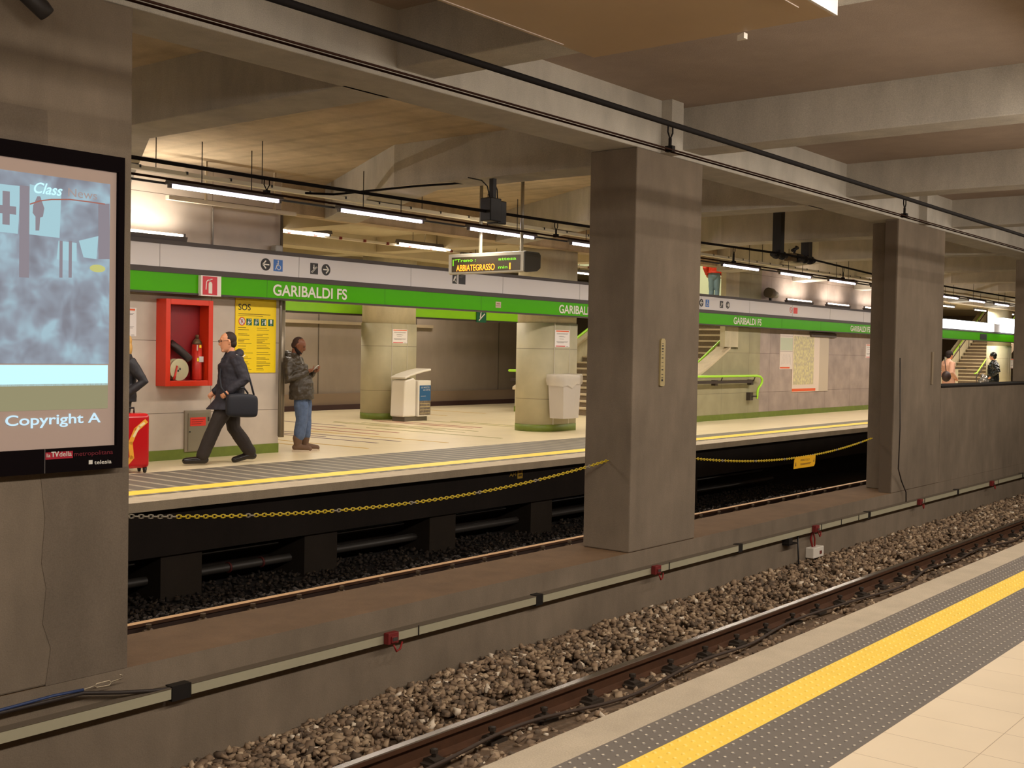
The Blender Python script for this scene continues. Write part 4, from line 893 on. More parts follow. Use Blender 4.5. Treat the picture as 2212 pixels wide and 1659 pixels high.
b = MB(); bd.disc(b, zz(210, 580).x, zz(210, 580).z, .05, .003, .004, 20, rv=.022); b.build('yellow_cap', emis('yellow_light', (196, 196, 120)), pic)
b = text_mb(Pl((zz(72, 416).x, 6.10, zz(72, 416).z), Vector((1, 0, -.0)).normalized()), 'Class', 0, 0, .062, .17, .006, .001, shear=.35, bold=.01); b.build('lettering', E_WH, t)
b = text_mb(Pl((zz(146, 424).x, 6.10, zz(146, 424).z)), 'News', 0, 0, .05, .18, .006, .001, shear=.0); b.build('lettering', emis('beige_light', (166, 150, 146)), t)
b = MB(); bd.stroke(b, [(zz(x, y).x, zz(x, y).z) for x, y in ((64, 441), (85, 434), (110, 431), (150, 431), (190, 436), (225, 441))], .007, .006, .007); b.build('red_swoosh', emis('brick_light', (164, 104, 92)), t)
b = MB(); px_rect(b, -120, 788, 232, 832, .003); b.build('white_band', E_WH, t)
b = MB(); px_rect(b, -120, 832, 232, 882, .003); b.build('olive_band', emis('olive_light', (148, 142, 108)), t)
cp = zz(10, 920); cq = zz(216, 917)
b = text_mb(Pl((cp.x, 6.10, cp.z)), 'Copyright A', 0, 0, .058, cq.x-cp.x, .006, .001, bold=.014); b.build('lettering', emis('pale_blue_light', (196, 226, 240), .65), t)
bf_ = Pl((0, 6.075, 0)); zf = lambda px, py: at(px, py, y=6.075)
a = zf(98, 993); c = zf(157, 974); b = MB(); bf_.rect(b, a.x, c.x, a.z, c.z, 0, .002); o = b.build('red_label', mat('label_crimson', (168, 14, 44), .5), t)
lw_ = c.x-a.x; b = text_mb(Pl((a.x+.006, 6.073, a.z+.013)), 'la', 0, 0, .022, lw_*.13, .001, .001); text_mb(Pl((a.x+lw_*.2, 6.073, a.z+.013)), 'TV', 0, 0, .03, lw_*.28, .001, .001, bold=.03, mb=b); text_mb(Pl((a.x+lw_*.5, 6.073, a.z+.013)), 'della', 0, 0, .028, lw_*.45, .001, .001, mb=b); b.build('lettering', M_LETTER, o)
a = zf(159, 990); b = text_mb(Pl((a.x, 6.073, a.z+.012)), 'metropolitana', 0, 0, .026, zf(243, 985).x-a.x, .001, .001); b.build('lettering', mat('dark_crimson', (110, 10, 30), .5), t)
a = zf(203, 1003); b = text_mb(Pl((a.x, 6.073, a.z)), 'telesia', 0, 0, .024, zf(240, 1003).x-a.x, .001, .001, bold=.008); c = zf(191, 1003); Pl((c.x, 6.073, c.z)).rect(b, 0, .024, 0, .024, 0, .002); b.build('lettering', M_LETTER, t)
b = MB(); a = zf(97, 1010); bf_.rect(b, a.x-.003, a.x, .865, 1.0, 0, .002); b.build('frame_joint', mat('grey_joint', (110, 104, 100), .5), t)
b = MB(); b.tube([at(30, -40, y=5.9), at(90, 18, y=5.9), at(102, 32, y=5.9)], [.05, .05, .045], 12); tag(b.build('pipe_stub', mat('dark_pipe', (40, 34, 30), .6)), 'dark rounded pipe end in the upper left corner', 'pipe')
# lighter repaired patch on pier: slightly proud mortar skins
b = MB(); bp_ = Pl((0, YP0, 0)); bp_.poly(b, [(zz(0, 218).x, 2.9), (zz(112, 240).x, 2.9), (zz(114, 240).x, zz(114, 310).z), (zz(0, 240).x, zz(0, 300).z)], 0, .002)
tag(b.build('mortar_patch', concrete('smooth_mortar', (114, 102, 88), var=.06)), 'small smoother mortar patch above the projection screen', 'wall patch'); b = MB()
bp_.poly(b, [(zz(108, 1430).x, -.36), (3.995, -.36), (3.995, .86), (3.43, .86), (3.46, .6), (3.44, .35), (3.47, .2), (3.45, 0), (3.5, -.15)], 0, .003)
tag(b.build('mortar_patch', MATS['smooth_mortar']), 'tall smoother mortar patch on the left pier below the screen', 'wall patch')

# ------------------------------------------------------------------ boxed housing above the near track
t = thing('ceiling_housing', 'large beige boxed housing hung from the ceiling above the near platform edge', 'housing', (4.0, 3.15, 3.3))
b = MB(); b.box(3.6, 5.54, 2.42, 3.88, 3.3, ZS); b.build('box_panel', mat('beige_panel', (186, 162, 132), .5, var=.05, scale=1.5), t, bevel=.006)
for q_ in ((3.6, 5.2, 3.845, 3.855), (3.6, 5.30, 2.50, 2.505)):
    b = MB(); b.box(*q_, 3.296, 3.3); b.build('edge_highlight', mat('pale_highlight', (200, 186, 178), .5), t)  # pale strips stand in for the highlight along the housing edges
b = MB(); b.box(3.6, 5.54, 2.405, 2.42, 3.3, ZS); b.build('side_panel', mat('pale_side', (210, 204, 200), .5), t)
b = MB()
q1 = at(1598, 72, z=3.3); b.prism([(q1.x-.01, q1.y-.03), (q1.x+.03, q1.y-.03), (q1.x+.03, q1.y+.03)], lambda u, v, w: (u, v, w), 3.27, 3.3); b.build('white_corner', M_WHITE, t)

# ------------------------------------------------------------------ columns in the hall
def round_plan(xc, yc, r, ext, n=16):
    pts = [(xc+r*math.cos(a), yc+r*math.sin(a)) for a in [math.pi/2+math.pi*i/n for i in range(n+1)]]
    return pts+[(xc+ext, yc-r), (xc+ext+.04, yc-r+.06), (xc+ext+.04, yc+r-.06), (xc+ext, yc+r)]
M_CONCC = concrete('column_head', (196, 186, 156), var=.05)
def column(xc, yc, r, ext, label, top=3.98, sx=(.12, .40)):
    t = thing('hall_column', label, 'column', (xc, yc, 0)); f = lambda u, v, w: (u, v, w)
    b = MB(); b.prism(round_plan(xc, yc, r, ext), f, .14, 2.16, smooth=True); b.build('cladding', C_COLP, t)
    b = MB(); b.prism(round_plan(xc, yc, r+.004, ext), f, 0, .14, smooth=True); b.build('green_skirting', M_BASE, t)
    b = MB(); b.prism(round_plan(xc, yc, r-.015, ext-.02), f, 2.16, top, smooth=True); b.build('column_head', M_CONCC, t)
    b = MB()
    for dx in sx: b.box(xc+dx, xc+dx+.008, yc-r-.006, yc-r+.01, .14, 2.16)
    b.build('cover_strips', mat('strip_white', (206, 200, 186), .4), t); return t
column(18.62, 14.24, .46, .68, 'stout column close to the opening, with the bagged waste bin hung on it', sx=(-.10, .405))
column(18.70, 18.84, .44, .72, 'stout column deeper in the hall, behind the standing waste bin', sx=(at(848, 711, y=18.4).x-18.712, at(880, 711, y=18.4).x-18.70))
column(26.0, 19.6, .42, .3, 'plain column far back in the hall beside the stairs')
b = MB(); b.box(25.32, 26.0, 13.66, 13.80, 1.79, ZS); tag(b.build('stair_pier', M_CONCC), 'cream pier rising from the stair parapet through the sign band', 'pillar')

# standing waste bin with advert
t = thing('waste_bin', 'white standing waste bin with a curved lid and blue advert', 'bin', (18.8, 17.9, 0))
b = MB(); b.box(18.36, 19.08, 17.72, 18.1, 0, .10); b.build('plinth', mat('bin_base', (98, 90, 76), .7), t)
b = MB(); b.prism([(18.30, .1), (18.70, .1), (18.70, .90), (18.62, .96), (18.34, .90)], lambda u, v, w: (u, w, v), 17.70, 18.12); b.build('body', M_WHITE, t, bevel=.03)
b = MB(); b.box(18.72, 19.13, 17.66, 18.12, .1, .90); b.build('advert_case', M_WHITE, t, bevel=.012)
b = MB(); tp = [(18.33, .93), (18.5, .99), (18.7, 1.04), (18.95, 1.09), (19.16, 1.12)]
b.prism([(u, v-.0) for u, v in tp]+[(u-.01, v+.045) for u, v in tp[::-1]], lambda u, v, w: (u, w, v), 17.68, 18.14); b.build('lid', M_WHITE, t, bevel=.015)
bd = Pl((18.76, 17.66, .13)); b = MB(); bd.rect(b, 0, .36, .32, .66, 0, .004); b.build('blue_poster', mat('poster_blue', (34, 92, 140), .5), t)
b = MB(); bd.rect(b, 0, .36, 0, .32, 0, .004)
b.build('city_photo', mat('poster_brown', (112, 100, 84), .6, var=.5, scale=22), t)
b = text_mb(bd, 'LE NOTTI', .05, .60, .035, .26, .004, .001); text_mb(bd, 'LA CITT\u00c0', .12, .54, .04, .22, .004, .001, mb=b); bd.rect(b, .04, .2, .42, .428, .004, .005); b.build('poster_lettering', M_LETTER, t)
b = MB()
for k in range(4): bd.rect(b, .02, .34, .04+.07*k, .05+.07*k, .004, .005)
b.build('poster_light_lines', mat('poster_gold', (206, 186, 130), .5), t)
# wall hung bin with bag
t = thing('waste_bin', 'grey hung waste bin lined with a clear plastic bag on the front column', 'bin', (18.7, 13.6, .28))
b = MB()
def rr_(z, s=1.): return [(18.66+.36*s*u, 13.57+.19*s*v, z) for u, v in ((-1, -1), (.15, -1.0), (1, -.55), (1, 1), (-1, 1))]
b.loft([rr_(.28, .86), rr_(1.10, 1.0)], smooth=False); b.build('bin_body', mat('bin_grey', (186, 178, 168), .45), t)
bg = mat('clear_bag', (226, 218, 204), .2, alpha=.55); b = MB(); rings = []
rb = random.Random(5)
base = [( -1, -1), (-.6, -1.02), (-.2, -1.03), (.15, -1.02), (.5, -.85), (1.02, -.55), (1.03, 0), (1.02, 1.0), (0, 1.02), (-1.02, 1.0), (-1.03, 0)]
for z, s in ((1.13, .96), (1.16, 1.04), (1.12, 1.09), (1.02, 1.08), (.93, 1.05)): rings.append([(18.66+.36*s*u*(1+rb.uniform(-.02, .02)), 13.57+.19*s*v*(1+rb.uniform(-.03, .03)), z+(rb.uniform(-.06, .05) if z < 1 else rb.uniform(-.01, .01))) for u, v in base])
b.loft(rings, cap=False); b.build('plastic_bag', bg, t)

# inner green sign, strong light put into its brighter colour, and exit pictogram
t = thing('hall_sign', 'green sign band in a brighter lit tone hanging across the hall behind the columns', 'sign', (20, 19.6, 2.35))
b = MB(); b.box(15.0, 26.5, 19.5, 19.6, 2.38, 2.60); b.build('lit_green_panel', mat('lit_green_enamel', (150, 226, 34), .3), t)
b = MB(); b.box(15.0, 26.5, 19.49, 19.6, 2.34, 2.38); b.build('lower_rail', M_DKBR, t)
bd = Pl((0, 19.49, 0)); q0 = at(1039, 684, y=19.49); b = MB(); bd.rect(b, q0.x-.19, q0.x+.19, q0.z-.15, q0.z+.16, 0, .02); o = b.build('exit_pictogram', M_DGREEN, t)
b = MB(); bd.stroke(b, [(q0.x-.1, q0.z-.1), (q0.x+.12, q0.z+.07)], .03, .02, .023); bd.stroke(b, [(q0.x-.05, q0.z-.02), (q0.x-.03, q0.z+.08)], .04, .02, .023); bd.disc(b, q0.x-.02, q0.z+.12, .02, .02, .023); b.build('figure', M_PAPER, o)
b = MB(); b.box(18.4, 24, 22.1, 22.2, 2.19, 2.27); tag(b.build('conduit_duct', mat('tray_beige', (158, 140, 114), .5)), 'beige conduit along the back wall of the hall', 'conduit')
b = MB()
for x in (16.5, 19.82, 23.4, 27): b.box(x, x+.02, 22.185, 22.2, .42, 2.9)
tag(b.build('trim_8', mat('dark_seam', (84, 74, 62), .8)), kind='structure')

# ------------------------------------------------------------------ stairs
M_STEP = concrete('stair_stone', (206, 190, 160), var=.05); M_RISE = mat('riser_dark', (124, 108, 88), .8, var=.2, scale=30)
def stairs(x0, ya, yb, n, label, rise=.162, run=.33, handrails=()):
    t = thing('staircase', label, 'stairs', (x0, (ya+yb)/2, 0))
    b = MB(); poly = [(x0, 0)]
    for i in range(n): poly += [(x0+run*i, rise*(i+1)), (x0+run*(i+1), rise*(i+1))]
    poly += [(x0+run*n, rise*n-.4), (x0+run*3, 0)]
    b.prism(poly[::-1], lambda u, v, w: (u, w, v), ya, yb); b.build('flight', M_RISE, t)
    b = MB()
    for i in range(n): b.box(x0+run*i-.03, x0+run*(i+1), ya, yb, rise*(i+1)-.01, rise*(i+1)+.035)
    b.build('treads', M_STEP, t)
    b = MB(); b.box(x0+run*n, x0+run*n+6, ya, yb, rise*n-.4, rise*n+.03); b.build('landing', M_STEP, t)
    for yh in handrails:
        a = MB(); sl = rise/run
        a.limb([(x0-.2, yh, .98), (x0+.1, yh, 1.0), (x0+run*n, yh, 1.0+rise*n)], [.028]*3, 8); a.build('handrail', M_LIME, t)
        a = MB(); a.tube([(x0, yh, .78), (x0+run*n, yh, .78+rise*n)], .02, 6); a.build('lower_rail', M_DKBR, t)
        a = MB()
        for i in range(0, n, 4): a.tube([(x0+.1+run*i, yh, rise*i), (x0+.1+run*i, yh, 1.0+rise*i)], .016, 6)
        a.build('posts', M_DKBR, t)
    return t
stairs(23.9, 13.95, 18.75, 20, 'wide stone staircase climbing right behind the square pillar', handrails=(14.1,))
t = thing('stair_parapet', 'sloped stone parapet wall flanking the stairs, with olive grey panels', 'parapet', (25, 13.8, 0))
b = MB(); b.prism([(22.8, 0), (27.2, 0), (27.2, 1.74), (25.55, 1.74), (24.4, 1.22), (22.8, .62)], lambda u, v, w: (u, w, v), 13.66, 13.94); b.build('side_wall', C_GREENW, t)
b = MB(); b.box(26.0, 27.2, 13.66, 13.94, 1.74, ZS); b.build('upper_wall', C_GREENW, t)
b = MB(); cap = [(22.75, .62), (24.4, 1.22), (25.55, 1.74), (26.4, 1.74)]
b.prism([(22.75, .60), (24.4, 1.22), (25.55, 1.74), (25.55, 1.79), (24.38, 1.27), (22.75, .66)], lambda u, v, w: (u, w, v), 13.62, 14.0); b.build('coping', M_STEP, t)
t = thing('handrail', 'lime green tubular handrail bolted along the low panel wall', 'handrail', (25.4, 13.5, .5))
b = MB(); b.limb([(22.9, 13.5, 1.075), (26.75, 13.5, 1.08), (26.93, 13.5, 1.06), (27.03, 13.5, 1.0), (27.03, 13.5, .92), (26.98, 13.5, .85), (26.86, 13.5, .78), (26.8, 13.5, .70), (26.78, 13.5, .52)], [.03]*9, 10); b.build('tube', M_LIME, t)
b = MB(); b.box(22.9, 26.55, 13.52, 13.56, .90, .97); b.build('dark_strip', M_DKBR, t)
b = MB()
for x in (24.75, 26.6): b.box(x-.06, x+.06, 13.55, 13.66, .85, .98)
b.box(26.5, 26.66, 13.55, 13.66, .46, .66); b.tube([(26.6, 13.56, .56), (26.78, 13.5, .56)], .02, 6); b.tube([(24.95, 13.5, 1.06), (24.95, 13.54, .95)], .015, 6); b.tube([(26.65, 13.5, 1.06), (26.65, 13.54, .95)], .015, 6); b.build('mounting_plates', M_DKBR, t)
t = thing('stair_parapet', 'short end wall of the stair balustrade left of the front column', 'parapet', (24.2, 18.95, 0))
b = MB(); b.prism([(23.86, .13), (28, .13), (28, 2.6), (23.86, .58)], lambda u, v, w: (u, w, v), 18.76, 19.02); b.build('end_wall', M_CONCC, t)
b = MB(); b.prism([(23.8, .58), (28, 2.6), (28, 2.68), (23.8, .65)], lambda u, v, w: (u, w, v), 18.72, 19.06); b.build('coping', M_STEP, t)
b = MB(); b.box(23.84, 28, 18.75, 19.03, 0, .14); b.build('green_skirting', M_BASE, t)
t = thing('handrail', 'lime green horizontal handrail end left of the front column', 'handrail', (23.9, 18.9, .6))
b = MB(); b.limb([(23.9, 19.25, 1.075), (23.9, 18.5, 1.075)], [.036]*2, 10); b.limb([(23.9, 18.5, 1.075), (24.1, 18.5, 1.1), (30, 18.5, 4.0)], [.036]*3, 10); b.build('tube', M_LIME, t)
b = MB(); b.tube([(23.9, 19.0, .0), (23.9, 19.0, 1.06)], .025, 8); b.box(23.88, 23.93, 18.5, 19.2, .80, .87); b.build('post', M_DKBR, t)
# distant stairs in the parapet opening
q1, q2 = at(2060, 760, y=19.0), at(2117, 794, y=16.5)
stairs(52, 15.7, 17.45, 22, 'distant staircase seen through the parapet opening', rise=.157, run=.33, handrails=(17.4, 15.8))
t = thing('stair_parapet', 'pale slanting balustrade slab at the distant staircase', 'parapet', (49, 18.4, 0))
b = MB(); b.prism([(51, 0), (59, 0), (59, 4.2), (51.8, .75), (51, .7)], lambda u, v, w: (u, w, v), 17.5, 17.7); b.build('slab', M_CONCC, t)
t = thing('info_cabinet', 'pale kiosk boxes in front of the distant stairs', 'cabinet', (46.0, 15.2, 0))
b = MB(); b.box(45.2, 45.8, 15.0, 15.4, 0, 1.2); b.build('left_box', M_CONCC, t)
b = MB(); b.box(45.95, 47.1, 15.0, 15.4, 0, 1.2); b.build('right_box', M_CONCC, t)
b = MB(); b.box(45.1, 48.0, 14.98, 15.42, 1.2, 1.24); b.box(45.84, 45.9, 15.0, 15.3, 0, 1.2); b.box(46.05, 46.2, 14.98, 15.0, .7, 1.1); b.build('dark_edges', M_DKBR, t)
c4 = at(2178, 760, y=13.9); column(c4.x-.1, 14.3, .42, .5, 'distant column at the right end of the parapet opening')
notice(c4.x+.2, c4.x+.6, 1.25, 1.65, 13.86, 'tiny paper notice on the distant column at right')
b = MB(); q_ = at(2056, 750, y=YW); 
notice(38.3, 38.75, 1.6, 2.0, YW, 'small paper notice behind the person in the pink coat')

# ------------------------------------------------------------------ people
def remesh(o, vox, smooth=2):
    r = o.modifiers.new('skin', 'REMESH'); r.mode = 'VOXEL'; r.voxel_size = vox; r.use_smooth_shade = True
    s = o.modifiers.new('smooth', 'SMOOTH'); s.iterations = smooth; s.factor = .5
def xf(c, yaw=0, pitch=0):
    m = Matrix.Rotation(yaw, 4, 'Z') @ Matrix.Rotation(pitch, 4, 'Y'); m.translation = Vector(c); return m
def head(mb, m, s=1.):
    f = lambda x, y, z: m @ Vector((x*s, y*s, z*s))
    R = [(-.118, .040, .014, .016), (-.108, .034, .038, .034), (-.085, .024, .058, .050), (-.05, .012, .076, .062), (-.01, .0, .088, .070), (.03, -.006, .094, .075), (.065, -.010, .090, .072), (.092, -.012, .070, .058), (.11, -.014, .042, .036), (.118, -.014, .012, .012)]
    mb.loft([[f(xo+rx*math.cos(a*math.pi/10), ry*math.sin(a*math.pi/10), z) for a in range(20)] for z, xo, rx, ry in R])
    mb.limb([f(.082, 0, .028), f(.100, 0, -.012), f(.098, 0, -.022)], [.009*s, .014*s, .013*s], 8)
    mb.limb([f(.075, -.04, .040), f(.086, 0, .038), f(.075, .04, .040)], [.008*s]*3, 6)
    mb.limb([f(.078, -.018, -.052), f(.088, 0, -.050), f(.078, .018, -.052)], [.006*s, .008*s, .006*s], 6)
    mb.limb([f(.078, -.016, -.064), f(.086, 0, -.064), f(.078, .016, -.064)], [.006*s, .007*s, .006*s], 6)
    mb.limb([f(.066, -.012, -.098), f(.066, .012, -.098)], [.02*s]*2, 8)
    for sd in (-1, 1):
        mb.limb([f(-.004, sd*.076, .022), f(-.010, sd*.080, .004), f(-.002, sd*.074, -.022)], [.013*s, .014*s, .008*s], 8)
def torso(mb, rings, n=20):
    mb.loft([[Vector(c)+Vector((rx*math.cos(2*math.pi*a/n), ry*math.sin(2*math.pi*a/n), 0)) for a in range(n)] for c, rx, ry in rings])
def hand(mb, w, d, nrm, curl=.5, side=1):
    """palm with four unequal bent fingers and a thumb; w wrist, d pointing, nrm palm normal"""
    w, d, nrm = Vector(w), Vector(d).normalized(), Vector(nrm); nrm = (nrm-d*nrm.dot(d)).normalized(); sd = d.cross(nrm)*side
    mb.limb([w-d*.02, w+d*.03, w+d*.075], [.024, .030, .030], 10)
    for k in (-1, 0, 1): mb.limb([w+d*.02+sd*.018*k, w+d*.085+sd*.022*k], [.015, .014], 8)
    for k, L in ((-1.5, .062), (-.5, .074), (.5, .078), (1.5, .070)):
        b0 = w+d*.085+sd*.0185*k; a1 = curl*.6; a2 = curl*1.5; d1 = d*math.cos(a1)+nrm*math.sin(a1); d2 = d*math.cos(a2)+nrm*math.sin(a2)
        mb.limb([b0-d*.01, b0+d1*L*.5, b0+d1*L*.5+d2*L*.5], [.0095, .0088, .0075], 8)
    t0 = w+d*.03+sd*.028; t1 = t0+(sd*.8+d*.7+nrm*.3).normalized()*.035; t2 = t1+(d*.9+nrm*.5+sd*.1).normalized()*.032
    mb.limb([t0, t1, t2], [.013, .011, .009], 8)
def person(label, loc, rz, J, look, vox=.008, group=None):
    t = thing('person', label, 'person', loc, group, rz)
    sk = mat(*look['skin']); b = MB(); m = xf(J['head'], J.get('hyaw', 0), J.get('hpitch', 0)); head(b, m, J.get('hs', 1))
    b.limb([Vector(J['neck'])-Vector((0, 0, .05)), m @ Vector((-.02, 0, -.07))], [.058, .054], 12)
    C, H = Vector(J['neck']), Vector(J['hip'])
    mid = (C*.5+H*.5)
    torso(b, [(H-Vector((0, 0, .10)), .06, .10), (H, .10, .155), (mid+(H-mid)*.3, .095, .135), (mid+(C-mid)*.35, .115, .155), (C-Vector((0, 0, .07)), .085, .16), (C-Vector((0, 0, .01)), .055, .07)])
    for sd in 'LR':
        S, E, Wr = (Vector(q) for q in J['arm'+sd][:3]); b.limb([S, (S+E)/2, E, (E+Wr)/2, Wr], [.05, .045, .038, .035, .024], 12)
        d, nr, cu = J['hand'+sd]; hand(b, Wr, d, nr, cu, 1 if sd == 'L' else -1)
        P, K, A, T = (Vector(q) for q in J['leg'+sd]); b.limb([P, (P+K)/2, K, (K+A)/2, A], [.078, .07, .05, .05, .034], 12)
        b.limb([A-Vector((0, 0, .02)), (A+T)/2-Vector((0, 0, .03)), T-(T-A)*.12], [.034, .030, .020], 10)
    o = b.build('body', sk, t, world=False); remesh(o, vox, 1)
    # eyes
    for sd in (-1, 1):
        e = MB(); e.ell(m @ (Vector((.080, sd*.030, .020))*J.get('hs', 1)), .0105, 10, 6); e.build('eye', mat('dark_eye', (40, 28, 22), .3), t, world=False)
    # trousers
    tr = look.get('trousers')
    if tr:
        b = MB(); torso(b, [(H-Vector((0, 0, .13)), .07, .12), (H-Vector((0, 0, .03)), .12, .175), (H+Vector((0, 0, .08)), .115, .165), (H+Vector((0, 0, .12)), .11, .155)])
        for sd in 'LR':
            P, K, A, T = (Vector(q) for q in J['leg'+sd]); f = look.get('legfit', 1); up = look.get('cuff', .03); A2 = A+(K-A).normalized()*up
            b.limb([P, (P+K)/2, K, (K+A)/2, A2], [.10, .088*f, .072*f, .072*f, .066*f], 14)
        o = b.build('trousers', mat(*tr), t, world=False); remesh(o, .010, 1)
    if tr and look.get('folds', .018):
        tx = bpy.data.textures.new('folds', 'CLOUDS'); tx.noise_scale = .11; dm = o.modifiers.new('folds', 'DISPLACE'); dm.texture = tx; dm.strength = look.get('folds', .018); dm.mid_level = .5
    for sd in 'LR':
        P, K, A, T = (Vector(q) for q in J['leg'+sd]); b = MB(); dd = (T-A); dd.z = 0; dd.normalize(); side = Vector((-dd.y, dd.x, 0)); gz = look.get('ground'+sd, A.z-.09)
        base = Vector((A.x, A.y, 0)); rise = (T.z-A.z+.06)
        b.limb([A-dd*.035-Vector((0, 0, .043)), A+dd*.06-Vector((0, 0, .043)), Vector((T.x, T.y, T.z))+dd*.012], [.052, .050, .044], 12)
        b.limb([A+Vector((0, 0, look.get('boot', .0)+.01)), A-Vector((0, 0, .04))], [.05+look.get('bootw', 0), .048], 12)
        o = b.build('shoe', mat(*look['shoe']), t, world=False); remesh(o, .008, 1)
        if look.get('sole'):
            s_ = MB(); zz0 = min(A.z, T.z+.03)-.088
            pts = [A-dd*.08-side*.03, A-dd*.09, A-dd*.08+side*.03, A+dd*.08+side*.048, T+dd*.02+side*.038, T+dd*.058, T+dd*.02-side*.038, A+dd*.08-side*.048]
            s_.prism([(p.x, p.y) for p in pts][::-1], lambda u, v, w: (u, v, w), zz0, zz0+.042); s_.build('sole', mat(*look['sole']), t, world=False)
    # jacket or coat
    ct = look['coat']; b = MB(); fat = ct.get('fat', 1.); hz = ct['hem']
    rings = [(Vector((H.x+ct.get('fl', 0)*.5, H.y, hz)), (.155+ct.get('fl', 0)*.5)*fat, (.20+ct.get('flare', 0))*fat), (Vector((H.x+ct.get('fl', 0)*.15, H.y, (hz+H.z)/2+.03)), .155*fat, .205*fat), (H+Vector((0, 0, .12)), .145*fat, .19*fat), (mid+(C-mid)*.1, .145*fat, .19*fat), (mid+(C-mid)*.5, .150*fat, .20*fat), (C-Vector((0, 0, .11)), .13*fat, .19*fat), (C-Vector((0, 0, .03)), .095*fat, .13*fat), (C+Vector((-.0, 0, .03)), .078, .085), (C+Vector((.0, 0, .055)), .066, .07)]
    torso(b, rings)
    if ct.get('hood'): b.limb([C+Vector((-.05, -.09, .01)), C+Vector((-.10, 0, .03)), C+Vector((-.05, .09, .01))], [.045, .06, .045], 12)
    for sd in 'LR':
        S, E, Wr = (Vector(q) for q in J['arm'+sd][:3]); b.limb([S*.8+C*.2-Vector((0, 0, .02)), S, (S+E)/2, E, (E+Wr)/2, Wr-(Wr-E).normalized()*.01], [.075, .08*fat, .07*fat, .064*fat, .056*fat, .045*fat], 14)
    o = b.build(ct.get('name', 'coat'), mat(*ct['mat']), t, world=False); remesh(o, .010, 1)
    if ct.get('creases'):
        tx = bpy.data.textures.new('creases', 'CLOUDS'); tx.noise_scale = .07
        dm = o.modifiers.new('creases', 'DISPLACE'); dm.texture = tx; dm.strength = ct['creases']; dm.mid_level = .5
    hr = look.get('hair')
    if hr:
        b = MB(); kind = hr[0]
        hs = J.get('hs', 1); g = lambda x, y, z: m @ Vector((x*hs, y*hs, z*hs))
        def hell(c, r, n=18, mm=10): b.loft([[g(c[0]+r[0]*math.sin(t_)*math.cos(2*math.pi*k/n), c[1]+r[1]*math.sin(t_)*math.sin(2*math.pi*k/n), c[2]-r[2]*math.cos(t_)) for k in range(n)] for t_ in [math.pi*(i/mm)*.98+.03 for i in range(mm+1)]])
        if kind == 'short': hell((-.026, 0, .036), (.088, .081, .090)); hell((-.05, 0, -.02), (.058, .07, .06))
        elif kind == 'shaved': hell((-.020, 0, .034), (.0865, .0765, .0885)); hell((-.045, 0, -.01), (.06, .066, .06))
        elif kind == 'long': hell((-.024, 0, .036), (.098, .090, .096)); hell((-.055, 0, -.06), (.07, .088, .13)); hell((-.05, 0, -.16), (.05, .07, .09))
        elif kind == 'hat': hell((-.018, 0, .045), (.108, .098, .10)); hell((-.05, 0, -.02), (.065, .08, .08))
        o = b.build({'hat': 'hat'}.get(kind, 'hair'), mat(*hr[1]), t, world=False); remesh(o, .008, 1)
    if look.get('beard'):
        b = MB(); b.loft([[m @ (Vector((xo+rx*math.cos(a*math.pi/10), ry*math.sin(a*math.pi/10), z))*J.get('hs', 1)) for a in range(20)] for z, xo, rx, ry in ((-.126, .038, .02, .02), (-.108, .036, .044, .040), (-.085, .026, .062, .054), (-.062, .016, .066, .064), (-.045, .006, .066, .0655), (-.03, -.01, .05, .066))]); b.build('beard', mat(*look['beard']), t, world=False)
    if look.get('glasses'):
        b = MB(); mg = m @ Matrix.Scale(J.get('hs', 1), 4)
        for sd in (-1, 1):
            b.tube([mg @ Vector((.100, sd*.031+.021*math.cos(a), .018+.015*math.sin(a))) for a in [k*math.pi/6 for k in range(12)]], .0022, 5, closed=True); b.tube([mg @ Vector((.098, sd*.052, .02)), mg @ Vector((.05, sd*.077, .022)), mg @ Vector((0, sd*.082, .02))], .002, 5)
        b.tube([mg @ Vector((.102, -.01, .02)), mg @ Vector((.102, .01, .02))], .002, 5); b.build('glasses', M_DKBR, t, world=False)
    return t
SK1 = ('fair_skin', (226, 160, 122), .5); SK2 = ('brown_skin', (126, 78, 52), .5)
# walking man
wk = at(492, 1001, z=0)
Jw = dict(hs=1.12, head=(.02, 0, 1.645), neck=(-.05, 0, 1.47), hip=(-.03, 0, .93), hpitch=.12, hyaw=-.1,
          armL=((-.05, .19, 1.41), (-.13, .27, 1.14), (.06, .27, .99)), armR=((-.05, -.19, 1.41), (-.10, -.26, 1.13), (.12, -.25, .97)),
          handL=((.8, .0, -.6), (0, -1, 0), .9), handR=((.7, 0, -.7), (0, 1, 0), .9),
          legL=((0, .09, .90), (.21, .09, .50), (.37, .09, .11), (.58, .09, .06)), legR=((-.05, -.09, .90), (-.10, -.09, .48), (-.34, -.09, .13), (-.13, -.09, .04)))
walker = person('person in a dark navy coat and glasses striding left with a black bag', (wk.x, wk.y, 0), math.radians(158), Jw,
       dict(skin=SK1, trousers=('charcoal_trousers', (46, 38, 34), .8), shoe=('black_leather', (28, 22, 20), .25), hair=('short', ('dark_hair', (44, 28, 22), .7)), glasses=True, legfit=1.30, cuff=.02,
            coat=dict(name='coat', mat=('navy_coat', (44, 42, 52), .75), hem=.74, fl=.12, flare=.02, fat=1.24, hood=True, creases=.022)), vox=.0065)
b = MB(); mm_ = walker
b.tube([(-.20, .07, 1.475), (-.16, .118, 1.45), (-.11, .146, 1.45), (-.06, .14, 1.48)], .0065, 6); b.build('white_piping', M_PAPER, walker, world=False)
t = thing('shoulder_bag', 'bulky black shoulder bag hanging behind the striding person', 'bag', (wk.x-.24*math.sin(math.radians(68)), wk.y+.24*math.cos(math.radians(68)), .62), rz=math.radians(158))
bgm = mat('bag_black', (30, 32, 42), .7)
b = MB(); 
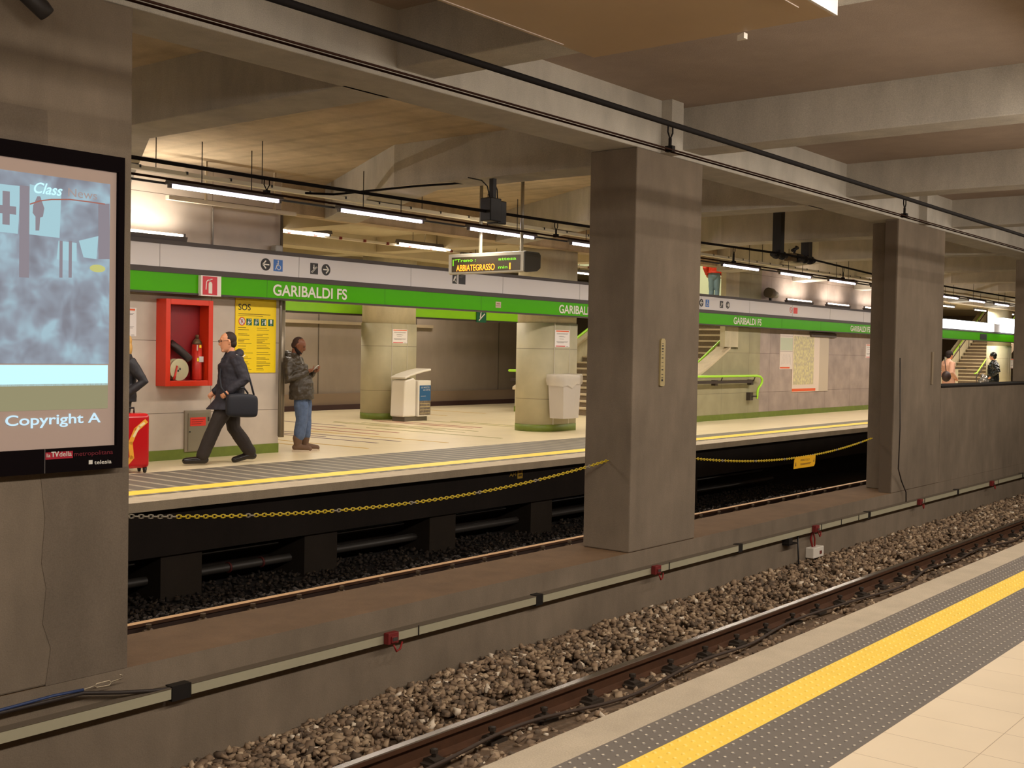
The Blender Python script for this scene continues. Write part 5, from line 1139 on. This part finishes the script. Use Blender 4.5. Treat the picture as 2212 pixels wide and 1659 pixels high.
def rrect(x, w, h, zc, yc): return [(x, yc+w*u, zc+h*v) for u, v in ((-1, -.7), (-.8, -1), (.8, -1), (1, -.7), (1, .75), (.75, 1), (-.75, 1), (-1, .75))]
b.loft([rrect(-.55, .05, .12, .17, .30), rrect(-.52, .085, .155, .17, .30), rrect(-.35, .10, .165, .185, .30), rrect(-.15, .09, .155, .185, .31), rrect(-.12, .05, .12, .185, .31)]); o = b.build('bag_body', bgm, t, world=False); o.modifiers.new('s', 'SUBSURF').levels = 2; o.modifiers['s'].render_levels = 2
b = MB(); b.tube([(-.42, .30, .34), (-.36, .31, .42), (-.28, .31, .42), (-.22, .30, .34)], .013, 6); b.build('grab_handle', bgm, t, world=False)
b = MB(); b.tube([(-.50, .30, .32), (-.46, .27, .50), (-.42, .17, .72), (-.36, .06, .86), (-.29, -.05, .90), (-.22, -.05, .885), (-.14, .0, .76), (-.08, .14, .56), (-.07, .25, .42), (-.13, .31, .32)], .014, 6); b.build('strap', bgm, t, world=False)
# leaning man with phone
ld = at(650, 975, z=0)
Jl = dict(hs=1.1, head=(-.055, -.0, 1.615), neck=(-.13, 0, 1.455), hip=(.0, 0, .93), hpitch=.42, hyaw=0,
          armL=((-.12, .19, 1.39), (-.02, .25, 1.10), (.17, .06, 1.22)), armR=((-.15, -.19, 1.39), (-.15, -.27, 1.10), (.10, -.12, 1.22)),
          handL=((.8, -.35, .35), (-.3, -.2, .9), .75), handR=((.85, .25, .35), (-.3, .2, .9), .75),
          legL=((.02, .09, .90), (.04, .10, .50), (.03, .12, .11), (.20, .15, .05)), legR=((.0, -.09, .90), (.03, -.09, .50), (-.03, -.09, .11), (.14, -.11, .05)))
lean = person('person in a dark olive jacket and blue jeans leaning back looking at a phone', (ld.x, ld.y, 0), math.radians(-54), Jl,
       dict(skin=SK2, trousers=('faded_jeans', (84, 102, 134), .8, 0, .25, 14), shoe=('brown_boot', (108, 82, 62), .7), sole=('pale_sole', (206, 190, 168), .6), boot=.09, bootw=.03, cuff=.13, legfit=1.28,
            hair=('shaved', ('shaved_hair', (62, 40, 28), .8)), beard=('black_beard', (34, 22, 18), .9),
            coat=dict(name='jacket', mat=('olive_jacket', (62, 54, 42), .42), hem=.80, fat=1.2, hood=True, creases=.03)), vox=.0065)
t = thing('mobile_phone', 'small pale mobile phone held in both hands by the leaning person', 'phone', (ld.x, ld.y, 1.25), rz=math.radians(-54))
b = MB(); pp = Pl((.22, -.03, .03), Vector((0, 1, 0)), Vector((.75, 0, .66)).normalized(), Vector((-.66, 0, .75)).normalized()); pp.rect(b, -.03, .03, -.055, .055, 0, .012); b.build('phone_body', mat('phone_silver', (206, 204, 200), .35), t, world=False, bevel=.003)
b = MB(); pp.rect(b, -.024, .024, -.03, .045, .012, .013); b.build('phone_screen', M_INK, t, world=False)
# person at the left edge with the red suitcase
lp = at(262, 1012, z=0)
Js = dict(head=(.0, 0, 1.60), neck=(-.04, 0, 1.43), hip=(-.02, 0, .92), armL=((-.04, .18, 1.37), (-.20, .24, 1.12), (.02, .22, .96)), armR=((-.04, -.18, 1.37), (-.12, -.24, 1.10), (.08, -.2, .95)),
          handL=((.5, 0, -.8), (0, -1, 0), 1), handR=((.5, 0, -.8), (0, 1, 0), 1), legL=((0, .08, .88), (.04, .08, .48), (.0, .08, .10), (.18, .08, .05)), legR=((0, -.08, .88), (.02, -.08, .48), (-.08, -.08, .10), (.10, -.08, .05)))
person('person with long blond hair in a black coat, half hidden by the left pier', (lp.x, lp.y, 0), math.radians(165), Js,
       dict(skin=SK1, trousers=('black_trousers', (34, 30, 32), .8), shoe=('black_leather', (28, 22, 20), .25), hair=('long', ('blond_hair', (206, 160, 88), .5)), coat=dict(mat=('black_coat', (38, 36, 42), .6), hem=.86, creases=.01)), vox=.009)
sc_ = at(281, 1021, z=0)
t = thing('suitcase', 'red hard shell suitcase with orange swirl beside the left pier', 'suitcase', (sc_.x, sc_.y, 0), rz=math.radians(-12))
b = MB(); b.box(-.24, .20, -.13, .13, .06, .74); o = b.build('shell', mat('suitcase_red', (190, 22, 30), .18), t, world=False, bevel=.05); o.modifiers['bevel'].segments = 5
b = MB(); pz = Pl((0, -.131, 0)); pts = [(-.2, .10), (-.04, .14), (-.06, .34), (-.02, .50), (.06, .60), (.15, .69), (.17, .62), (.10, .52), (.03, .46), (-.02, .34), (.0, .2), (-.05, .08)]
pz.stroke(b, [(-.10, .12), (-.03, .2), (-.05, .38), (.02, .54), (.14, .64)], .055, 0, .002); b.build('orange_swirl', mat('swirl_orange', (238, 168, 56), .3), t, world=False)
b = MB()
pz.stroke(b, [(-.01, .46), (.06, .58), (.12, .62)], .03, .002, .003); b.build('pale_swirl', mat('swirl_pale', (240, 220, 170), .3), t, world=False)
for x in (-.18, .15):
    for y in (-.09, .09):
        b = MB(); b.tube([(x-.012, y, .032), (x+.012, y, .032)], .032, 12); b.box(x-.02, x+.02, y-.02, y+.02, .035, .07); b.build('wheel', M_INK, t, world=False)
b = MB(); b.tube([(-.1, .1, .74), (-.1, .1, .80), (.08, .1, .80), (.08, .1, .74)], .012, 6); b.build('carry_handle', M_INK, t, world=False)
# distant people
def stander(label, loc, rz, coatc, trc, hairk, s=1., hem=.75, **kw):
    o = person(label, loc, rz, Js, dict(skin=SK1, trousers=trc, shoe=('black_leather', (28, 22, 20), .25), hair=hairk, coat=dict(mat=coatc, hem=hem, **kw)), vox=.012)
    o.scale = (s, s, s); return o
stander('person in an orange red puffer jacket and jeans high on the stairs', (29.5, 16.3, 2.94), math.radians(20), ('orange_red_jacket', (222, 58, 24), .6), ('light_jeans', (122, 148, 160), .8), ('short', ('dark_hair', (44, 28, 22), .7)), 1.0, .98, fat=1.12, name='puffer_jacket', creases=.02)
t = thing('shoulder_bag', 'dark bag carried beside the person on the stairs', 'bag', (29.85, 15.9, 3.5)); b = MB(); b.ell((29.82, 15.92, 3.62), (.10, .12, .2)); b.tube([(29.82, 15.92, 3.8), (29.7, 16.1, 4.2)], .012, 6); b.build('bag_body', bgm, t)
pk = at(2050, 830, y=12.0)
stander('person in a long pale pink coat and dark hat beyond the parapet', (pk.x, 12.0, 0), math.radians(-35), ('pink_coat', (226, 176, 150), .7), ('black_trousers', (34, 30, 32), .8), ('hat', ('dark_hat', (40, 30, 28), .8)), 1.07, .35, flare=.03, fat=1.1, creases=.012)
t = thing('shoulder_bag', 'dark brown handbag of the person in the pink coat', 'bag', (pk.x-.2, 11.8, .9)); q_ = at(2044, 813, y=11.82); b = MB(); b.ell(q_, (.16, .14, .17), 10, 6); b.tube([q_+Vector((0, 0, .1)), q_+Vector((.08, .1, .6))], .012, 6); b.build('bag_body', mat('bag_brown', (52, 34, 30), .6), t)
dk = at(2143, 830, y=12.2)
stander('person in a shiny black hooded jacket beyond the parapet', (dk.x, 12.2, 0), math.radians(100), ('glossy_black', (26, 30, 30), .18), ('black_trousers', (34, 30, 32), .8), ('hat', ('black_hood', (24, 26, 26), .25)), 1.07, .7, fat=1.2, creases=.04)
t = thing('shopping_bag', 'crumpled silvery bags beside the person in the shiny black jacket', 'bag', (dk.x-.6, 12.2, .5)); q_ = at(2124, 820, y=12.0); b = MB(); b.ell((q_.x, q_.y, .55), (.25, .2, .56), 10, 9); o = b.build('bag_body', mat('silver_bag', (150, 146, 140), .2, .6), t)
tx = bpy.data.textures.new('crumple', 'CLOUDS'); tx.noise_scale = .12; o.modifiers.new('s', 'SUBSURF').render_levels = 2; dm = o.modifiers.new('d', 'DISPLACE'); dm.texture = tx; dm.strength = .15
